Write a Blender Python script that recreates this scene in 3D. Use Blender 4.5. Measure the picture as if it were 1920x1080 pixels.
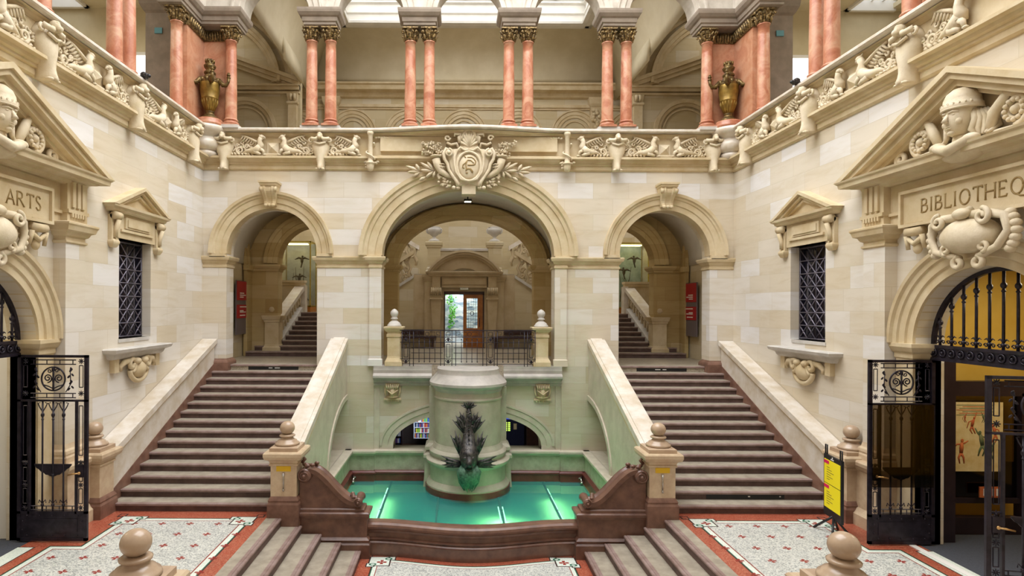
import bpy, bmesh, math, random
from mathutils import Vector, Matrix
random.seed(7)
C = bpy.context.scene
COL = C.collection
PI = math.pi
for o in list(bpy.data.objects): bpy.data.objects.remove(o)

# ---------------------------------------------------------------- camera, sky, exposure
cd = bpy.data.cameras.new('camera'); cam = bpy.data.objects.new('camera', cd); COL.objects.link(cam)
cd.sensor_width = 36.0; cd.lens = 36.0*1115/1920; cd.shift_x = (960-854)/1920; cd.shift_y = (575-540)/1920
cd.clip_start = .05; cd.clip_end = 300
roll = .0045
R = Matrix(((math.cos(roll), -math.sin(roll)*0, 0), (0, 0, -1), (0, 1, 0)))
right = Vector((math.cos(roll), 0, math.sin(roll))); back = Vector((0, -1, 0)); up = back.cross(right)
cam.matrix_world = Matrix(((right.x, up.x, back.x, -.332), (right.y, up.y, back.y, -15.85), (right.z, up.z, back.z, 3.83), (0, 0, 0, 1)))
C.camera = cam
w = bpy.data.worlds.new('sky'); C.world = w; w.use_nodes = True
bg = w.node_tree.nodes['Background']; bg.inputs[0].default_value = (.97, .985, 1.0, 1); bg.inputs[1].default_value = .26
C.view_settings.view_transform = 'Standard'; C.view_settings.look = 'None'
C.view_settings.gamma = 1; C.view_settings.use_curve_mapping = False
C.view_settings.exposure = .16
C.cycles.max_bounces = 7; C.cycles.diffuse_bounces = 5; C.cycles.glossy_bounces = 2; C.cycles.transparent_max_bounces = 8
C.cycles.sample_clamp_indirect = 6

def area(name, loc, size, energy, rot=(0, 0, 0), col=(1, .93, .82), sizey=None):
    l = bpy.data.lights.new(name, 'AREA'); l.energy = energy; l.color = col; l.size = size
    if sizey: l.shape = 'RECTANGLE'; l.size_y = sizey
    o = bpy.data.objects.new(name, l); o.location = loc; o.rotation_euler = rot; COL.objects.link(o); return o
# daylight entering under the hall's glass roof and the stair hall skylight; fill lights added below
area('skylight_glow', (0, -5, 15.2), 11, 3000, col=(.97, .98, 1), sizey=13)
area('stair_hall_skylight', (0, 4.4, 15.5), 8.8, 330, col=(.98, .98, 1), sizey=5)
for s in (-1, 1):
    area('gallery_fill', (s*11.5, -3, 13.2), 3, 330, col=(1, .93, .78), sizey=9)  # added fill light brightening the side gallery
    area('passage_fill', (s*5.2, 1.8, 6.6), 1.0, 9, col=(1, .88, .7))  # added fill under the side vault, no fixture here
    area('stair_fill', (s*5.2, 7.4, 9.5), 2.5, 60)  # fill light added above the half landing
    area('portal_fill', (s*8.9, -7.4, 4.6), 1.2, 60, col=(1, .86, .6))  # unseen fill light added inside the vestibule
area('passage_fill', (0, 2.2, 6.7), 1.2, 12, col=(1, .88, .7))  # added fill in the middle bay, apart from the modelled spotlight
for s in (-1, 1): area('wing_fill', (s*9.6, 5.4, 14.6), 2.5, 25, sizey=1.5)  # fill added to brighten the dim wing, not a real skylight
area('cellar_fill', (0, 10, 1.6), 4, 130, col=(.9, .95, 1))  # added fill light inside the library room

# ---------------------------------------------------------------- materials
def srgb(h):
    if isinstance(h, str):
        h = h.lstrip('#'); c = [int(h[i:i+2], 16)/255 for i in (0, 2, 4)]
    else: c = h
    return tuple((x/12.92 if x <= .04045 else ((x+.055)/1.055)**2.4) for x in c) + (1,)
M = {}
def newmat(name):
    m = bpy.data.materials.new(name); m.use_nodes = True; nt = m.node_tree
    b = nt.nodes['Principled BSDF']; M[name] = m; return m, nt, b
def N(nt, t, **kw):
    n = nt.nodes.new(t)
    for k, v in kw.items(): setattr(n, k, v)
    return n
def mixc(nt, fac, a, b, mode='MIX'):
    n = N(nt, 'ShaderNodeMix', data_type='RGBA', blend_type=mode)
    def put(i, v):
        if hasattr(v, 'node'): nt.links.new(v, n.inputs[i])
        else: n.inputs[i].default_value = v
    put(0, fac); put(6, a); put(7, b); return n.outputs[2]
def ramp(nt, src, stops):
    r = N(nt, 'ShaderNodeValToRGB'); nt.links.new(src, r.inputs[0]); e = r.color_ramp.elements
    e[0].position, e[0].color = stops[0]; e[1].position, e[1].color = stops[-1]
    for p, c in stops[1:-1]:
        x = e.new(p); x.color = c
    return r.outputs[0]
def noise(nt, scale, detail=5, vec=None, rough=.6, dist=0):
    n = N(nt, 'ShaderNodeTexNoise'); n.inputs['Scale'].default_value = scale; n.inputs['Detail'].default_value = detail
    n.inputs['Roughness'].default_value = rough; n.inputs['Distortion'].default_value = dist
    if vec is None: vec = N(nt, 'ShaderNodeNewGeometry').outputs['Position']
    nt.links.new(vec, n.inputs['Vector']); return n.outputs['Fac']
def bump(nt, b, h, strength=.3, dist=.02):
    n = N(nt, 'ShaderNodeBump'); n.inputs['Strength'].default_value = strength; n.inputs['Distance'].default_value = dist
    nt.links.new(h, n.inputs['Height']); nt.links.new(n.outputs[0], b.inputs['Normal'])
def simple(name, c1, c2=None, scale=3, rough=.7, metal=0, bmp=0, bscale=20, detail=6, lo=.35, hi=.65, spec=.5):
    m, nt, b = newmat(name)
    b.inputs['Roughness'].default_value = rough; b.inputs['Metallic'].default_value = metal
    b.inputs['Specular IOR Level'].default_value = spec
    if c2 is None: b.inputs['Base Color'].default_value = srgb(c1)
    else:
        f = noise(nt, scale, detail)
        nt.links.new(ramp(nt, f, [(lo, srgb(c1)), (hi, srgb(c2))]), b.inputs['Base Color'])
    if bmp: bump(nt, b, noise(nt, bscale, 4), bmp)
    return m
def emis(name, c, s):
    m, nt, b = newmat(name); b.inputs['Base Color'].default_value = srgb(c)
    b.inputs['Emission Color'].default_value = srgb(c); b.inputs['Emission Strength'].default_value = s; return m
def blocks(name, c1, c2, c3, mortar, bw=.95, bh=.42):
    m, nt, b = newmat(name); b.inputs['Roughness'].default_value = .75; b.inputs['Specular IOR Level'].default_value = .3
    pos = N(nt, 'ShaderNodeNewGeometry').outputs['Position']
    sp = N(nt, 'ShaderNodeSeparateXYZ'); nt.links.new(pos, sp.inputs[0])
    ad = N(nt, 'ShaderNodeMath', operation='ADD'); nt.links.new(sp.outputs[0], ad.inputs[0]); nt.links.new(sp.outputs[1], ad.inputs[1])
    cb = N(nt, 'ShaderNodeCombineXYZ'); nt.links.new(ad.outputs[0], cb.inputs[0]); nt.links.new(sp.outputs[2], cb.inputs[1])
    br = N(nt, 'ShaderNodeTexBrick'); nt.links.new(cb.outputs[0], br.inputs['Vector'])
    br.inputs['Color1'].default_value = (0, 0, 0, 1); br.inputs['Color2'].default_value = (1, 1, 1, 1); br.inputs['Mortar'].default_value = (.5, .5, .5, 1)
    br.inputs['Scale'].default_value = 1; br.inputs['Mortar Size'].default_value = .004; br.inputs['Mortar Smooth'].default_value = .3
    br.inputs['Brick Width'].default_value = bw; br.inputs['Row Height'].default_value = bh; br.offset = .5; br.squash = 1.35; br.squash_frequency = 3
    col = ramp(nt, br.outputs['Color'], [(0, srgb(c1)), (.35, srgb(c2)), (.7, srgb(c1)), (1, srgb(c3))])
    st = N(nt, 'ShaderNodeMapping'); nt.links.new(pos, st.inputs[0]); st.inputs['Scale'].default_value = (.5, .5, 3.0)
    f = noise(nt, 1.7, 6, st.outputs[0], .65, .6)
    v = ramp(nt, f, [(.3, (.9, .86, .78, 1)), (.52, (1, 1, 1, 1)), (.75, (1.05, 1.05, 1.06, 1))])
    col = mixc(nt, .85, col, v, 'MULTIPLY')
    col = mixc(nt, br.outputs['Fac'], col, srgb(mortar))
    nt.links.new(col, b.inputs['Base Color'])
    inv = N(nt, 'ShaderNodeMath', operation='SUBTRACT'); inv.inputs[0].default_value = 1; nt.links.new(br.outputs['Fac'], inv.inputs[1])
    bump(nt, b, inv.outputs[0], .35, .006)
    return m
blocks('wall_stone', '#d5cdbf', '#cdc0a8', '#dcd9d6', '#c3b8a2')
blocks('passage_stone_shaded', '#bba676', '#ae9666', '#c4b088', '#9c8658', .9, .45)  # passage blocks: brown shade under the vaults put into the colours
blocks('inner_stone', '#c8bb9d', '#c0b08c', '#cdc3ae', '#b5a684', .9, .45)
blocks('lower_stone', '#c6bdaa', '#bdb199', '#cdc6ba', '#b3ab92', .9, .45)
simple('carved_stone', '#c8b898', '#d8cab0', 4, .72, bmp=.25, bscale=30, spec=.3)
simple('trim_stone', '#c0ab84', '#d2c2a2', 2.2, .72, bmp=.12, bscale=30, spec=.3)
simple('pedestal_stone', '#a7a08e', '#bab3a1', 3, .6, bmp=.2, bscale=25); simple('ledge_stone', '#a29c95', '#b9b3ab', 3, .55, bmp=.1, bscale=25); simple('surround_stone_shaded', '#b7a380', '#c4b292', 3, .75); simple('pale_stone', '#b5b0a8', '#cbc6be', 3, .6, bmp=.1, bscale=25)  # surround stone: inner stone with the door wall's shade put into its colour
simple('green_stone', '#b6ac99', '#c8beac', 3, .6, bmp=.2, bscale=25)
simple('dado_stone', '#989480', '#b4af9c', 5, .7, bmp=.4, bscale=30)
simple('coping_marble', '#c8baa4', '#ddd6cc', 3.2, .28, bmp=.05)
simple('newel_stone', '#bda386', '#d0bc9d', 6, .28)
simple('ball_stone', '#a99078', '#b9a186', 5, .22)
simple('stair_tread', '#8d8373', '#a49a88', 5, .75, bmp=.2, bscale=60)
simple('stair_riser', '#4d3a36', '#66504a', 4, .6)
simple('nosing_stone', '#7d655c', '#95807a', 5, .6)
simple('brown_marble', '#5e4238', '#795848', 5, .3, bmp=.05)
simple('brown_plinth', '#6b4c3f', '#866454', 5, .4)
simple('red_skirting', '#5c2522', '#733532', 4, .4)
simple('white_plaster', '#cfcbc2', '#dad6cc', 2, .85)
simple('cream_plaster', '#cfc3a4', '#d9ceb2', 1.5, .85)
simple('ochre_plaster', '#c8a23e', '#d3b052', 1.5, .85)
simple('grey_stone', '#7a6e62', '#8d8074', 3, .8)
simple('iron', '#1d1a22', '#342e3a', 8, .38, metal=.35); simple('lattice_iron', '#6a6672', '#8a8490', 12, .35, metal=.5)
simple('dark_frame', '#241a20', '#30242a', 3, .35)
simple('black_plastic', '#141518', None, rough=.4)
simple('oak', '#9a5a1c', '#b9742a', 6, .4)
simple('dark_oak', '#3b2418', '#4d3020', 6, .45)
simple('bench_wood', '#3a221c', '#482b22', 6, .5)
simple('urn_bronze', '#6d5524', '#9a7c36', 5, .38, metal=.55)
simple('urn_dark', '#43351c', '#7a6234', 14, .42, metal=.6)
simple('capital_bronze', '#4e3d25', '#a08656', 22, .42, metal=.5, bmp=.4, bscale=60, lo=.42, hi=.6)
simple('dolphin_bronze', '#2a292d', '#625e5a', 14, .3, metal=.6, bmp=.5, bscale=50)
simple('verdigris', '#34503f', '#648a74', 14, .5, metal=.3, bmp=.5, bscale=50)
simple('mat_grey', '#3a3d45', '#454851', 40, .95)
simple('gold_frame', '#b19a3c', '#c9b14e', 8, .35, metal=.5)
simple('red_sign', '#a80f24', None, rough=.4)
simple('grey_sign', '#6a6064', None, rough=.4)
simple('yellow', '#f2e21c', None, rough=.5)
simple('old_yellow', '#e0b616', None, rough=.5)
simple('magenta', '#d0135a', None, rough=.5)
simple('white_paint', '#e6e4e0', None, rough=.5)
simple('ink', '#3c3a36', None, rough=.6)
simple('chrome', '#b9b4ac', None, rough=.25, metal=.9)
simple('brass', '#c9a06a', None, rough=.3, metal=.8)
simple('exit_green', '#8fb49a', None, rough=.5)
simple('label_blue', '#3f7f8c', None, rough=.5)
simple('navy_door', '#1f2238', None, rough=.4)
simple('old_ink', '#8c7448', '#9c8352', 6, .8)
simple('leaf', '#3f9a2f', '#6cc04e', 8, .6)
simple('steel_seam', '#3b8078', None, rough=.4, metal=.3)
simple('case_back', '#8d9c8b', '#b9c2b2', 2.5, .8)
simple('specimen', '#4a3c2c', '#6a5a44', 8, .8)
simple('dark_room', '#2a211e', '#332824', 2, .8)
simple('white_shelf', '#d5dcec', None, rough=.5)
simple('poster_paper', '#d8bd7e', '#e8d6a4', 5, .7)
simple('poster_red', '#b4552c', '#c8713c', 6, .7)
simple('poster_green', '#4e6a4a', '#7b7a50', 6, .7)
simple('mosaic_green', '#2c6a50', None, rough=.4)
simple('mosaic_dark', '#3c2a28', None, rough=.4)
simple('mosaic_redbrown', '#8f2f26', None, rough=.4)
simple('mosaic_cream', '#dccf9c', None, rough=.45)
def terrazzo(name, c1, c2, c3, scale=90):
    m, nt, b = newmat(name); b.inputs['Roughness'].default_value = .3
    pos = N(nt, 'ShaderNodeNewGeometry').outputs['Position']
    v = N(nt, 'ShaderNodeTexVoronoi'); v.inputs['Scale'].default_value = scale; nt.links.new(pos, v.inputs['Vector'])
    sp = N(nt, 'ShaderNodeSeparateColor'); nt.links.new(v.outputs['Color'], sp.inputs[0])
    col = ramp(nt, sp.outputs[0], [(0, srgb(c1)), (.45, srgb(c2)), (1, srgb(c3))])
    f = noise(nt, 2.5, 4); col = mixc(nt, .35, col, ramp(nt, f, [(.35, (.8, .8, .8, 1)), (.65, (1.1, 1.1, 1.1, 1))]), 'MULTIPLY')
    nt.links.new(col, b.inputs['Base Color']); return m
terrazzo('terrazzo_white', '#868a88', '#c4c6c0', '#dcdcd2', 55)
terrazzo('terrazzo_pale', '#c4d2c4', '#dce4d8', '#e6eae0', 90)
terrazzo('terrazzo_red', '#8c3c2a', '#a54e38', '#b87a60', 80)
terrazzo('passage_floor', '#8d8272', '#a39885', '#b0a592', 40)
def marble(name, c1, c2, c3, c4):
    m, nt, b = newmat(name); b.inputs['Roughness'].default_value = .3
    f = noise(nt, 2.2, 8, None, .65, 1.2)
    col = ramp(nt, f, [(.3, srgb(c1)), (.45, srgb(c2)), (.55, srgb(c3)), (.72, srgb(c4))])
    f2 = noise(nt, 16, 5, None, .7, .5)
    col = mixc(nt, .5, col, ramp(nt, f2, [(.35, (.86, .8, .78, 1)), (.65, (1.08, 1.05, 1.02, 1))]), 'MULTIPLY')
    nt.links.new(col, b.inputs['Base Color']); return m
marble('pink_marble', '#9c5c42', '#b07356', '#be8a6d', '#c6a384')
marble('panel_marble', '#a86b4d', '#b37c5d', '#bd8a6b', '#c2997d')
def leaded(name):
    m, nt, b = newmat(name); b.inputs['Base Color'].default_value = srgb('#1b1a26'); b.inputs['Roughness'].default_value = .12; return m
leaded('dark_glass')
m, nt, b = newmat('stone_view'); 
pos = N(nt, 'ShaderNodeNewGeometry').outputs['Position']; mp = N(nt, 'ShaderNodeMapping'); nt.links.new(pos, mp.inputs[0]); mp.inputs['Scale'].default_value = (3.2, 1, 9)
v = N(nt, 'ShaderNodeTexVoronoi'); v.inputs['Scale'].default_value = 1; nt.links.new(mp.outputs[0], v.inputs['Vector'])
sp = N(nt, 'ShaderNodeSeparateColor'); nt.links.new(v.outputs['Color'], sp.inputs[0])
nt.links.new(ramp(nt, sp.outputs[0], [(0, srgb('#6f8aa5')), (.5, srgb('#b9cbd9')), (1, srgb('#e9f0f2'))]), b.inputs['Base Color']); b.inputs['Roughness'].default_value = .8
def clearglass(name, tint, mixf):
    m = bpy.data.materials.new(name); m.use_nodes = True; nt = m.node_tree; nt.nodes.clear(); M[name] = m
    o = N(nt, 'ShaderNodeOutputMaterial'); t = N(nt, 'ShaderNodeBsdfTransparent'); t.inputs[0].default_value = srgb(tint)
    g = N(nt, 'ShaderNodeBsdfGlossy'); g.inputs['Roughness'].default_value = .05
    mx = N(nt, 'ShaderNodeMixShader'); mx.inputs[0].default_value = mixf
    nt.links.new(t.outputs[0], mx.inputs[1]); nt.links.new(g.outputs[0], mx.inputs[2]); nt.links.new(mx.outputs[0], o.inputs[0]); return m
clearglass('clear_glass', '#f6f9f6', .04); clearglass('smoked_glass', '#b0a698', .08)
m = bpy.data.materials.new('teal_glass'); m.use_nodes = True; nt = m.node_tree; M['teal_glass'] = m
b = nt.nodes['Principled BSDF']; b.inputs['Base Color'].default_value = srgb('#48a3a0'); b.inputs['Roughness'].default_value = .14
t = N(nt, 'ShaderNodeBsdfTransparent'); t.inputs[0].default_value = srgb('#cdf2e8'); mx = N(nt, 'ShaderNodeMixShader'); mx.inputs[0].default_value = .62
nt.links.new(b.outputs[0], mx.inputs[1]); nt.links.new(t.outputs[0], mx.inputs[2]); nt.links.new(mx.outputs[0], nt.nodes['Material Output'].inputs[0])
emis('tube_light', '#e4ffd0', 5); simple('arch_grey', '#a99f90', '#c0b7a9', 3, .8); simple('case_back_left', '#a8a498', '#c4c0b4', 2.5, .8); emis('lamp_white', '#fff6d8', 5); emis('case_lamp', '#fff2a8', 4)
simple('pool_bed', '#8cbcb2', '#98c6ba', 2, .8)
emis('sky_pane', '#f4f8fb', 1.15); emis('garden_light', '#f2f8ff', .7)

# ---------------------------------------------------------------- mesh builder
I4 = Matrix.Identity(4)
def FB(y0=0, x0=0, z0=0, flip=False):   # wall facing the camera: u right, v out of the wall, w up
    return Matrix(((-1 if flip else 1, 0, 0, x0), (0, -1, 0, y0), (0, 0, 1, z0), (0, 0, 0, 1)))
def FS(s, x0=7.07, yo=0, z0=0, flip=False):  # side walls: u along +y, v into the hall, w up (s = -1 left, +1 right)
    return Matrix(((0, -s, 0, s*x0), (-1 if flip else 1, 0, 0, yo), (0, 0, 1, z0), (0, 0, 0, 1)))
class MB:
    def __init__(self, T=None):
        self.v = []; self.f = []; self.fm = []; self.T = T or I4; self.m = 0; self.smooth = []; self.sm = False
    def add(self, vs, fs, smooth=None):
        n = len(self.v); T = self.T
        self.v += [T @ Vector(p) for p in vs]
        for f in fs:
            self.f.append([i+n for i in f]); self.fm.append(self.m); self.smooth.append(self.sm if smooth is None else smooth)
        return self
    def box(self, x0, x1, y0, y1, z0, z1):
        return self.add([(x0, y0, z0), (x1, y0, z0), (x1, y1, z0), (x0, y1, z0), (x0, y0, z1), (x1, y0, z1), (x1, y1, z1), (x0, y1, z1)],
                 [(0, 3, 2, 1), (4, 5, 6, 7), (0, 1, 5, 4), (1, 2, 6, 5), (2, 3, 7, 6), (3, 0, 4, 7)])
    def prism(self, poly, ax, a0, a1, smooth=False):   # poly in the two other axes
        def P(p, a):
            return (a, p[0], p[1]) if ax == 'x' else (p[0], a, p[1]) if ax == 'y' else (p[0], p[1], a)
        n = len(poly)
        vs = [P(p, a0) for p in poly] + [P(p, a1) for p in poly]
        self.add(vs, [list(range(n))[::-1], [n+i for i in range(n)]], False)
        k = len(self.v) - 2*n
        for i in range(n):
            j = (i+1) % n
            self.f.append([k+i, k+j, k+n+j, k+n+i]); self.fm.append(self.m); self.smooth.append(smooth)
        return self
    def mould(self, x0, x1, y0, y1, steps):  # stacked rectangular mouldings; steps: (z, projection)
        vs = []; fs = []
        for z, p in steps: vs += [(x0-p, y0-p, z), (x1+p, y0-p, z), (x1+p, y1+p, z), (x0-p, y1+p, z)]
        n = len(steps)
        for i in range(n-1):
            for j in range(4): a = i*4+j; b_ = i*4+(j+1) % 4; fs.append((a, b_, b_+4, a+4))
        fs += [(3, 2, 1, 0), tuple(range(4*n-4, 4*n))]
        return self.add(vs, fs)
    def lathe(self, prof, c=(0, 0, 0), seg=24, a0=0, a1=2*PI, sm=True, sx=1, sy=1):
        full = abs(a1-a0-2*PI) < 1e-6; n = seg if full else seg+1; vs = []; fs = []
        for r, z in prof:
            for i in range(n):
                a = a0+(a1-a0)*i/seg; vs.append((c[0]+r*math.cos(a)*sx, c[1]+r*math.sin(a)*sy, c[2]+z))
        for k in range(len(prof)-1):
            for i in range(seg):
                j = (i+1) % n; fs.append((k*n+i, k*n+j, (k+1)*n+j, (k+1)*n+i))
        self.add(vs, fs, sm)
        m = len(prof)
        base = len(self.v)-m*n
        if full:
            for k in (0, m-1):
                if prof[k][0] > 1e-4: self.f.append([base+k*n+i for i in range(n)]); self.fm.append(self.m); self.smooth.append(False)
        else:
            self.f.append([base+k*n for k in range(m)]); self.fm.append(self.m); self.smooth.append(False)
            self.f.append([base+k*n+n-1 for k in range(m)]); self.fm.append(self.m); self.smooth.append(False)
            self.f.append([base+(m-1)*n+i for i in range(n)]); self.fm.append(self.m); self.smooth.append(False)
            self.f.append([base+i for i in range(n)]); self.fm.append(self.m); self.smooth.append(False)
        return self
    def tube(self, pts, r, seg=8, closed=False, flat=None):
        P = [Vector(p) for p in pts]; n = len(P); rs = r if isinstance(r, (list, tuple)) else [r]*n
        T0 = []
        for i in range(n):
            a = P[(i-1) % n] if (closed or i > 0) else P[i]; b_ = P[(i+1) % n] if (closed or i < n-1) else P[i]
            t = (b_-a); T0.append(t.normalized() if t.length > 1e-9 else Vector((0, 0, 1)))
        ref = Vector((0, 0, 1)) if abs(T0[0].z) < .9 else Vector((0, 1, 0))
        nrm = (ref - T0[0]*ref.dot(T0[0])).normalized(); vs = []
        for i in range(n):
            nrm = nrm - T0[i]*nrm.dot(T0[i])
            nrm = nrm.normalized() if nrm.length > 1e-6 else T0[i].orthogonal().normalized()
            bn = T0[i].cross(nrm)
            for k in range(seg):
                a = 2*PI*k/seg; q = P[i]+(nrm*math.cos(a)+bn*math.sin(a))*rs[i]
                if flat: q.y = P[i].y+(q.y-P[i].y)*flat
                vs.append(q)
        fs = []
        for i in range(n if closed else n-1):
            for k in range(seg):
                a = i*seg+k; b_ = i*seg+(k+1) % seg; c = ((i+1) % n)*seg+(k+1) % seg; d = ((i+1) % n)*seg+k; fs.append((a, b_, c, d))
        if not closed: fs += [tuple(range(seg))[::-1], tuple((n-1)*seg+k for k in range(seg))]
        return self.add(vs, fs, seg > 4)
    def bar(self, a, b_, t):
        return self.tube([a, b_], t*.7, 4)
    def ell(self, c, r, seg=12, rings=8, rot=None):
        vs = [(0, 0, -1)]; 
        for i in range(1, rings):
            p = -PI/2+PI*i/rings
            for k in range(seg): a = 2*PI*k/seg; vs.append((math.cos(p)*math.cos(a), math.cos(p)*math.sin(a), math.sin(p)))
        vs.append((0, 0, 1)); out = []
        for q in vs:
            q = Vector((q[0]*r[0], q[1]*r[1], q[2]*r[2]))
            if rot is not None: q = rot @ q
            out.append((q.x+c[0], q.y+c[1], q.z+c[2]))
        fs = []
        for k in range(seg): fs.append((0, 1+(k+1) % seg, 1+k))
        for i in range(rings-2):
            for k in range(seg):
                a = 1+i*seg+k; b_ = 1+i*seg+(k+1) % seg; fs.append((a, b_, b_+seg, a+seg))
        L = len(vs)-1; o = 1+(rings-2)*seg
        for k in range(seg): fs.append((o+k, o+(k+1) % seg, L))
        return self.add(out, fs, True)
    def loft(self, secs, closed_sec=True, caps=True, sm=True):
        n = len(secs[0]); vs = [p for s in secs for p in s]; fs = []
        for i in range(len(secs)-1):
            for k in range(n if closed_sec else n-1):
                a = i*n+k; b_ = i*n+(k+1) % n; fs.append((a, b_, b_+n, a+n))
        if caps and closed_sec: fs += [tuple(range(n))[::-1], tuple((len(secs)-1)*n+k for k in range(n))]
        return self.add(vs, fs, sm)
    def archring(self, cu, cw, a, b_, prof, t0=0, t1=PI, seg=32, v0=0):
        """moulded archivolt: prof = list of (offset outward from the curve, projection) closed section"""
        secs = []
        for i in range(seg+1):
            t = t0+(t1-t0)*i/seg; secs.append([(cu+(a+o)*math.cos(t), v0+p, cw+(b_+o)*math.sin(t)) for o, p in prof])
        return self.loft(secs, sm=False)
    def build(self, name, mat, parent=None, label=None):
        me = bpy.data.meshes.new(name); org = Vector((0, 0, 0))
        if parent is not None: org = WL[parent.name]
        elif self.v:
            xs = [p.x for p in self.v]; ys = [p.y for p in self.v]; zs = [p.z for p in self.v]
            org = Vector(((min(xs)+max(xs))/2, (min(ys)+max(ys))/2, min(zs)))
        me.from_pydata([tuple(p-org) for p in self.v], [], self.f)
        mats = mat if isinstance(mat, (list, tuple)) else [mat]
        for k in mats: me.materials.append(M[k])
        me.polygons.foreach_set('material_index', self.fm); me.polygons.foreach_set('use_smooth', self.smooth)
        bm = bmesh.new(); bm.from_mesh(me); bmesh.ops.recalc_face_normals(bm, faces=bm.faces[:]); bm.to_mesh(me); bm.free(); me.update()
        o = bpy.data.objects.new(name, me); COL.objects.link(o)
        if parent is not None: o.parent = parent; WL[o.name] = org.copy()
        else: o.location = org; WL[o.name] = org.copy()
        if label: o['label'] = label
        return o
WL = {}
def thing(name, loc, label, cat, group=None):
    o = bpy.data.objects.new(name, None); COL.objects.link(o); o.location = loc; o.empty_display_size = .1
    WL[o.name] = Vector(loc); return tag(o, label, cat, group)
def tag(o, label=None, cat=None, group=None, kind=None):
    if label: o['label'] = label
    if cat: o['category'] = cat
    if group: o['group'] = group
    if kind: o['kind'] = kind
    return o
def struct(mb, name, mat): return tag(mb.build(name, mat), kind='structure')
def copy_tree(o, parent=None, loc=None, rz=None):
    c = o.copy(); COL.objects.link(c); c.parent = parent
    if loc is not None: c.location = loc
    if rz is not None: c.rotation_euler = (0, 0, rz)
    for ch in list(o.children): copy_tree(ch, c)
    return c
LR = {-1: 'left', 1: 'right'}
def spiral(cx, cy, cz, r0, r1, turns, n=26, a0=0, plane='uw', sgn=1):
    out = []
    for i in range(n+1):
        t = i/n; a = a0+sgn*turns*2*PI*t; r = r0+(r1-r0)*t
        out.append((cx+r*math.cos(a), cy, cz+r*math.sin(a)) if plane == 'uw' else (cx, cy+r*math.cos(a), cz+r*math.sin(a)))
    return out
def arc(cx, cz, a, b_, t0, t1, n):
    return [(cx+a*math.cos(t0+(t1-t0)*i/n), cz+b_*math.sin(t0+(t1-t0)*i/n)) for i in range(n+1)]
def text_mesh(body, size, depth, T, name, mat, parent, label=None, font_w=1.0):
    cu = bpy.data.curves.new('text', 'FONT'); cu.body = body; cu.size = size; cu.extrude = depth; cu.align_x = 'CENTER'; cu.align_y = 'CENTER'; cu.resolution_u = 3
    to = bpy.data.objects.new('text', cu); me = bpy.data.meshes.new_from_object(to); bpy.data.objects.remove(to)
    mb = MB(T); mb.add([(v.co.x*font_w, v.co.y, v.co.z) for v in me.vertices], [tuple(p.vertices) for p in me.polygons])
    bpy.data.meshes.remove(me)
    return mb.build(name, mat, parent, label)

# ================================================================= THE SETTING
W = 7.07; XS = 5.23; RI = 1.21
# ---- arcade wall (front), openings down to the landing
def opening(cx, a, b_, spring, bottom, n=24):   # right-to-left traversal reversed: list from left foot over the crown to right foot
    pts = [(cx-a, bottom), (cx-a, spring)]
    for i in range(1, n): t = PI-PI*i/n; pts.append((cx+a*math.cos(t), spring+b_*math.sin(t)))
    return pts+[(cx+a, spring), (cx+a, bottom)]
mb = MB(); Z0, Z1 = 2.25, 7.6
mb.prism([(-W-.5, Z0)] + opening(-XS, RI, RI, 5.22, Z0) + opening(0, 2.30, 1.81, 5.18, Z0, 32) + opening(XS, RI, RI, 5.22, Z0) + [(W+.5, Z0), (W+.5, Z1), (-W-.5, Z1)], 'y', 0, .5)
struct(mb, 'wall_arcade', 'wall_stone')
mb = MB()   # rear face of the arcade passage
mb.prism([(-W-.5, Z0)] + opening(-4.9, 1.16, 1.2, 5.2, Z0) + opening(0, 2.19, 1.52, 5.16, Z0, 32) + opening(4.9, 1.16, 1.2, 5.2, Z0) + [(W+.5, Z0), (W+.5, 7.5), (-W-.5, 7.5)], 'y', 3.3, 3.8)
struct(mb, 'wall_passage_rear', 'passage_stone_shaded')
mb = MB()   # archivolts on the rear wall
for cx, a, b_, sp in ((-4.9, 1.16, 1.2, 5.2), (0, 2.19, 1.52, 5.16), (4.9, 1.16, 1.2, 5.2)):
    m2 = MB(FB(3.3)); m2.archring(cx, sp, a, b_, [(0, 0), (0, .06), (.14, .06), (.15, .10), (.30, .10), (.32, .15), (.42, .15), (.42, 0)], seg=36)
    n = len(mb.v); mb.v += m2.v; mb.f += [[i+n for i in f] for f in m2.f]; mb.fm += m2.fm; mb.smooth += m2.smooth
for x0, x1 in ((-7.07, -6.06), (-3.74, -2.19), (2.19, 3.74), (6.06, 7.07)):
    mb.mould(x0, x1, 3.28, 3.82, [(4.93, .0), (4.96, .03), (5.0, .03), (5.04, .08), (5.1, .12), (5.16, .12)])
struct(mb, 'trim_1', 'passage_stone_shaded')
mb = MB()   # dividing walls of the passage and its vaults
for s in (-1, 1):
    mb.box(*sorted((s*2.75, s*3.7)), .5, 3.3, 2.25, 7.4)
    mb.box(*sorted((s*2.6, s*3.9)), .48, .95, 2.25, 5.1)
    mb.mould(*sorted((s*2.75, s*3.7)), .9, 3.3, [(4.93, 0), (5.0, .06), (5.1, .12), (5.16, .12)])
struct(mb, 'wall_passage', 'passage_stone_shaded')
mb = MB()
for cx, a, b_ in ((-5.25, 1.75, 1.75), (0, 2.76, 2.0), (5.25, 1.75, 1.75)):
    secs = []
    for i in range(25):
        t = PI*i/24; secs.append([(cx+a*math.cos(t), .5, 5.16+b_*math.sin(t)), (cx+a*math.cos(t), 3.3, 5.16+b_*math.sin(t)), (cx+(a+.12)*math.cos(t), 3.3, 5.16+(b_+.12)*math.sin(t)), (cx+(a+.12)*math.cos(t), .5, 5.16+(b_+.12)*math.sin(t))])
    mb.loft(secs, sm=True)
struct(mb, 'ceiling_passage', 'white_plaster')
mb = MB()
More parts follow.
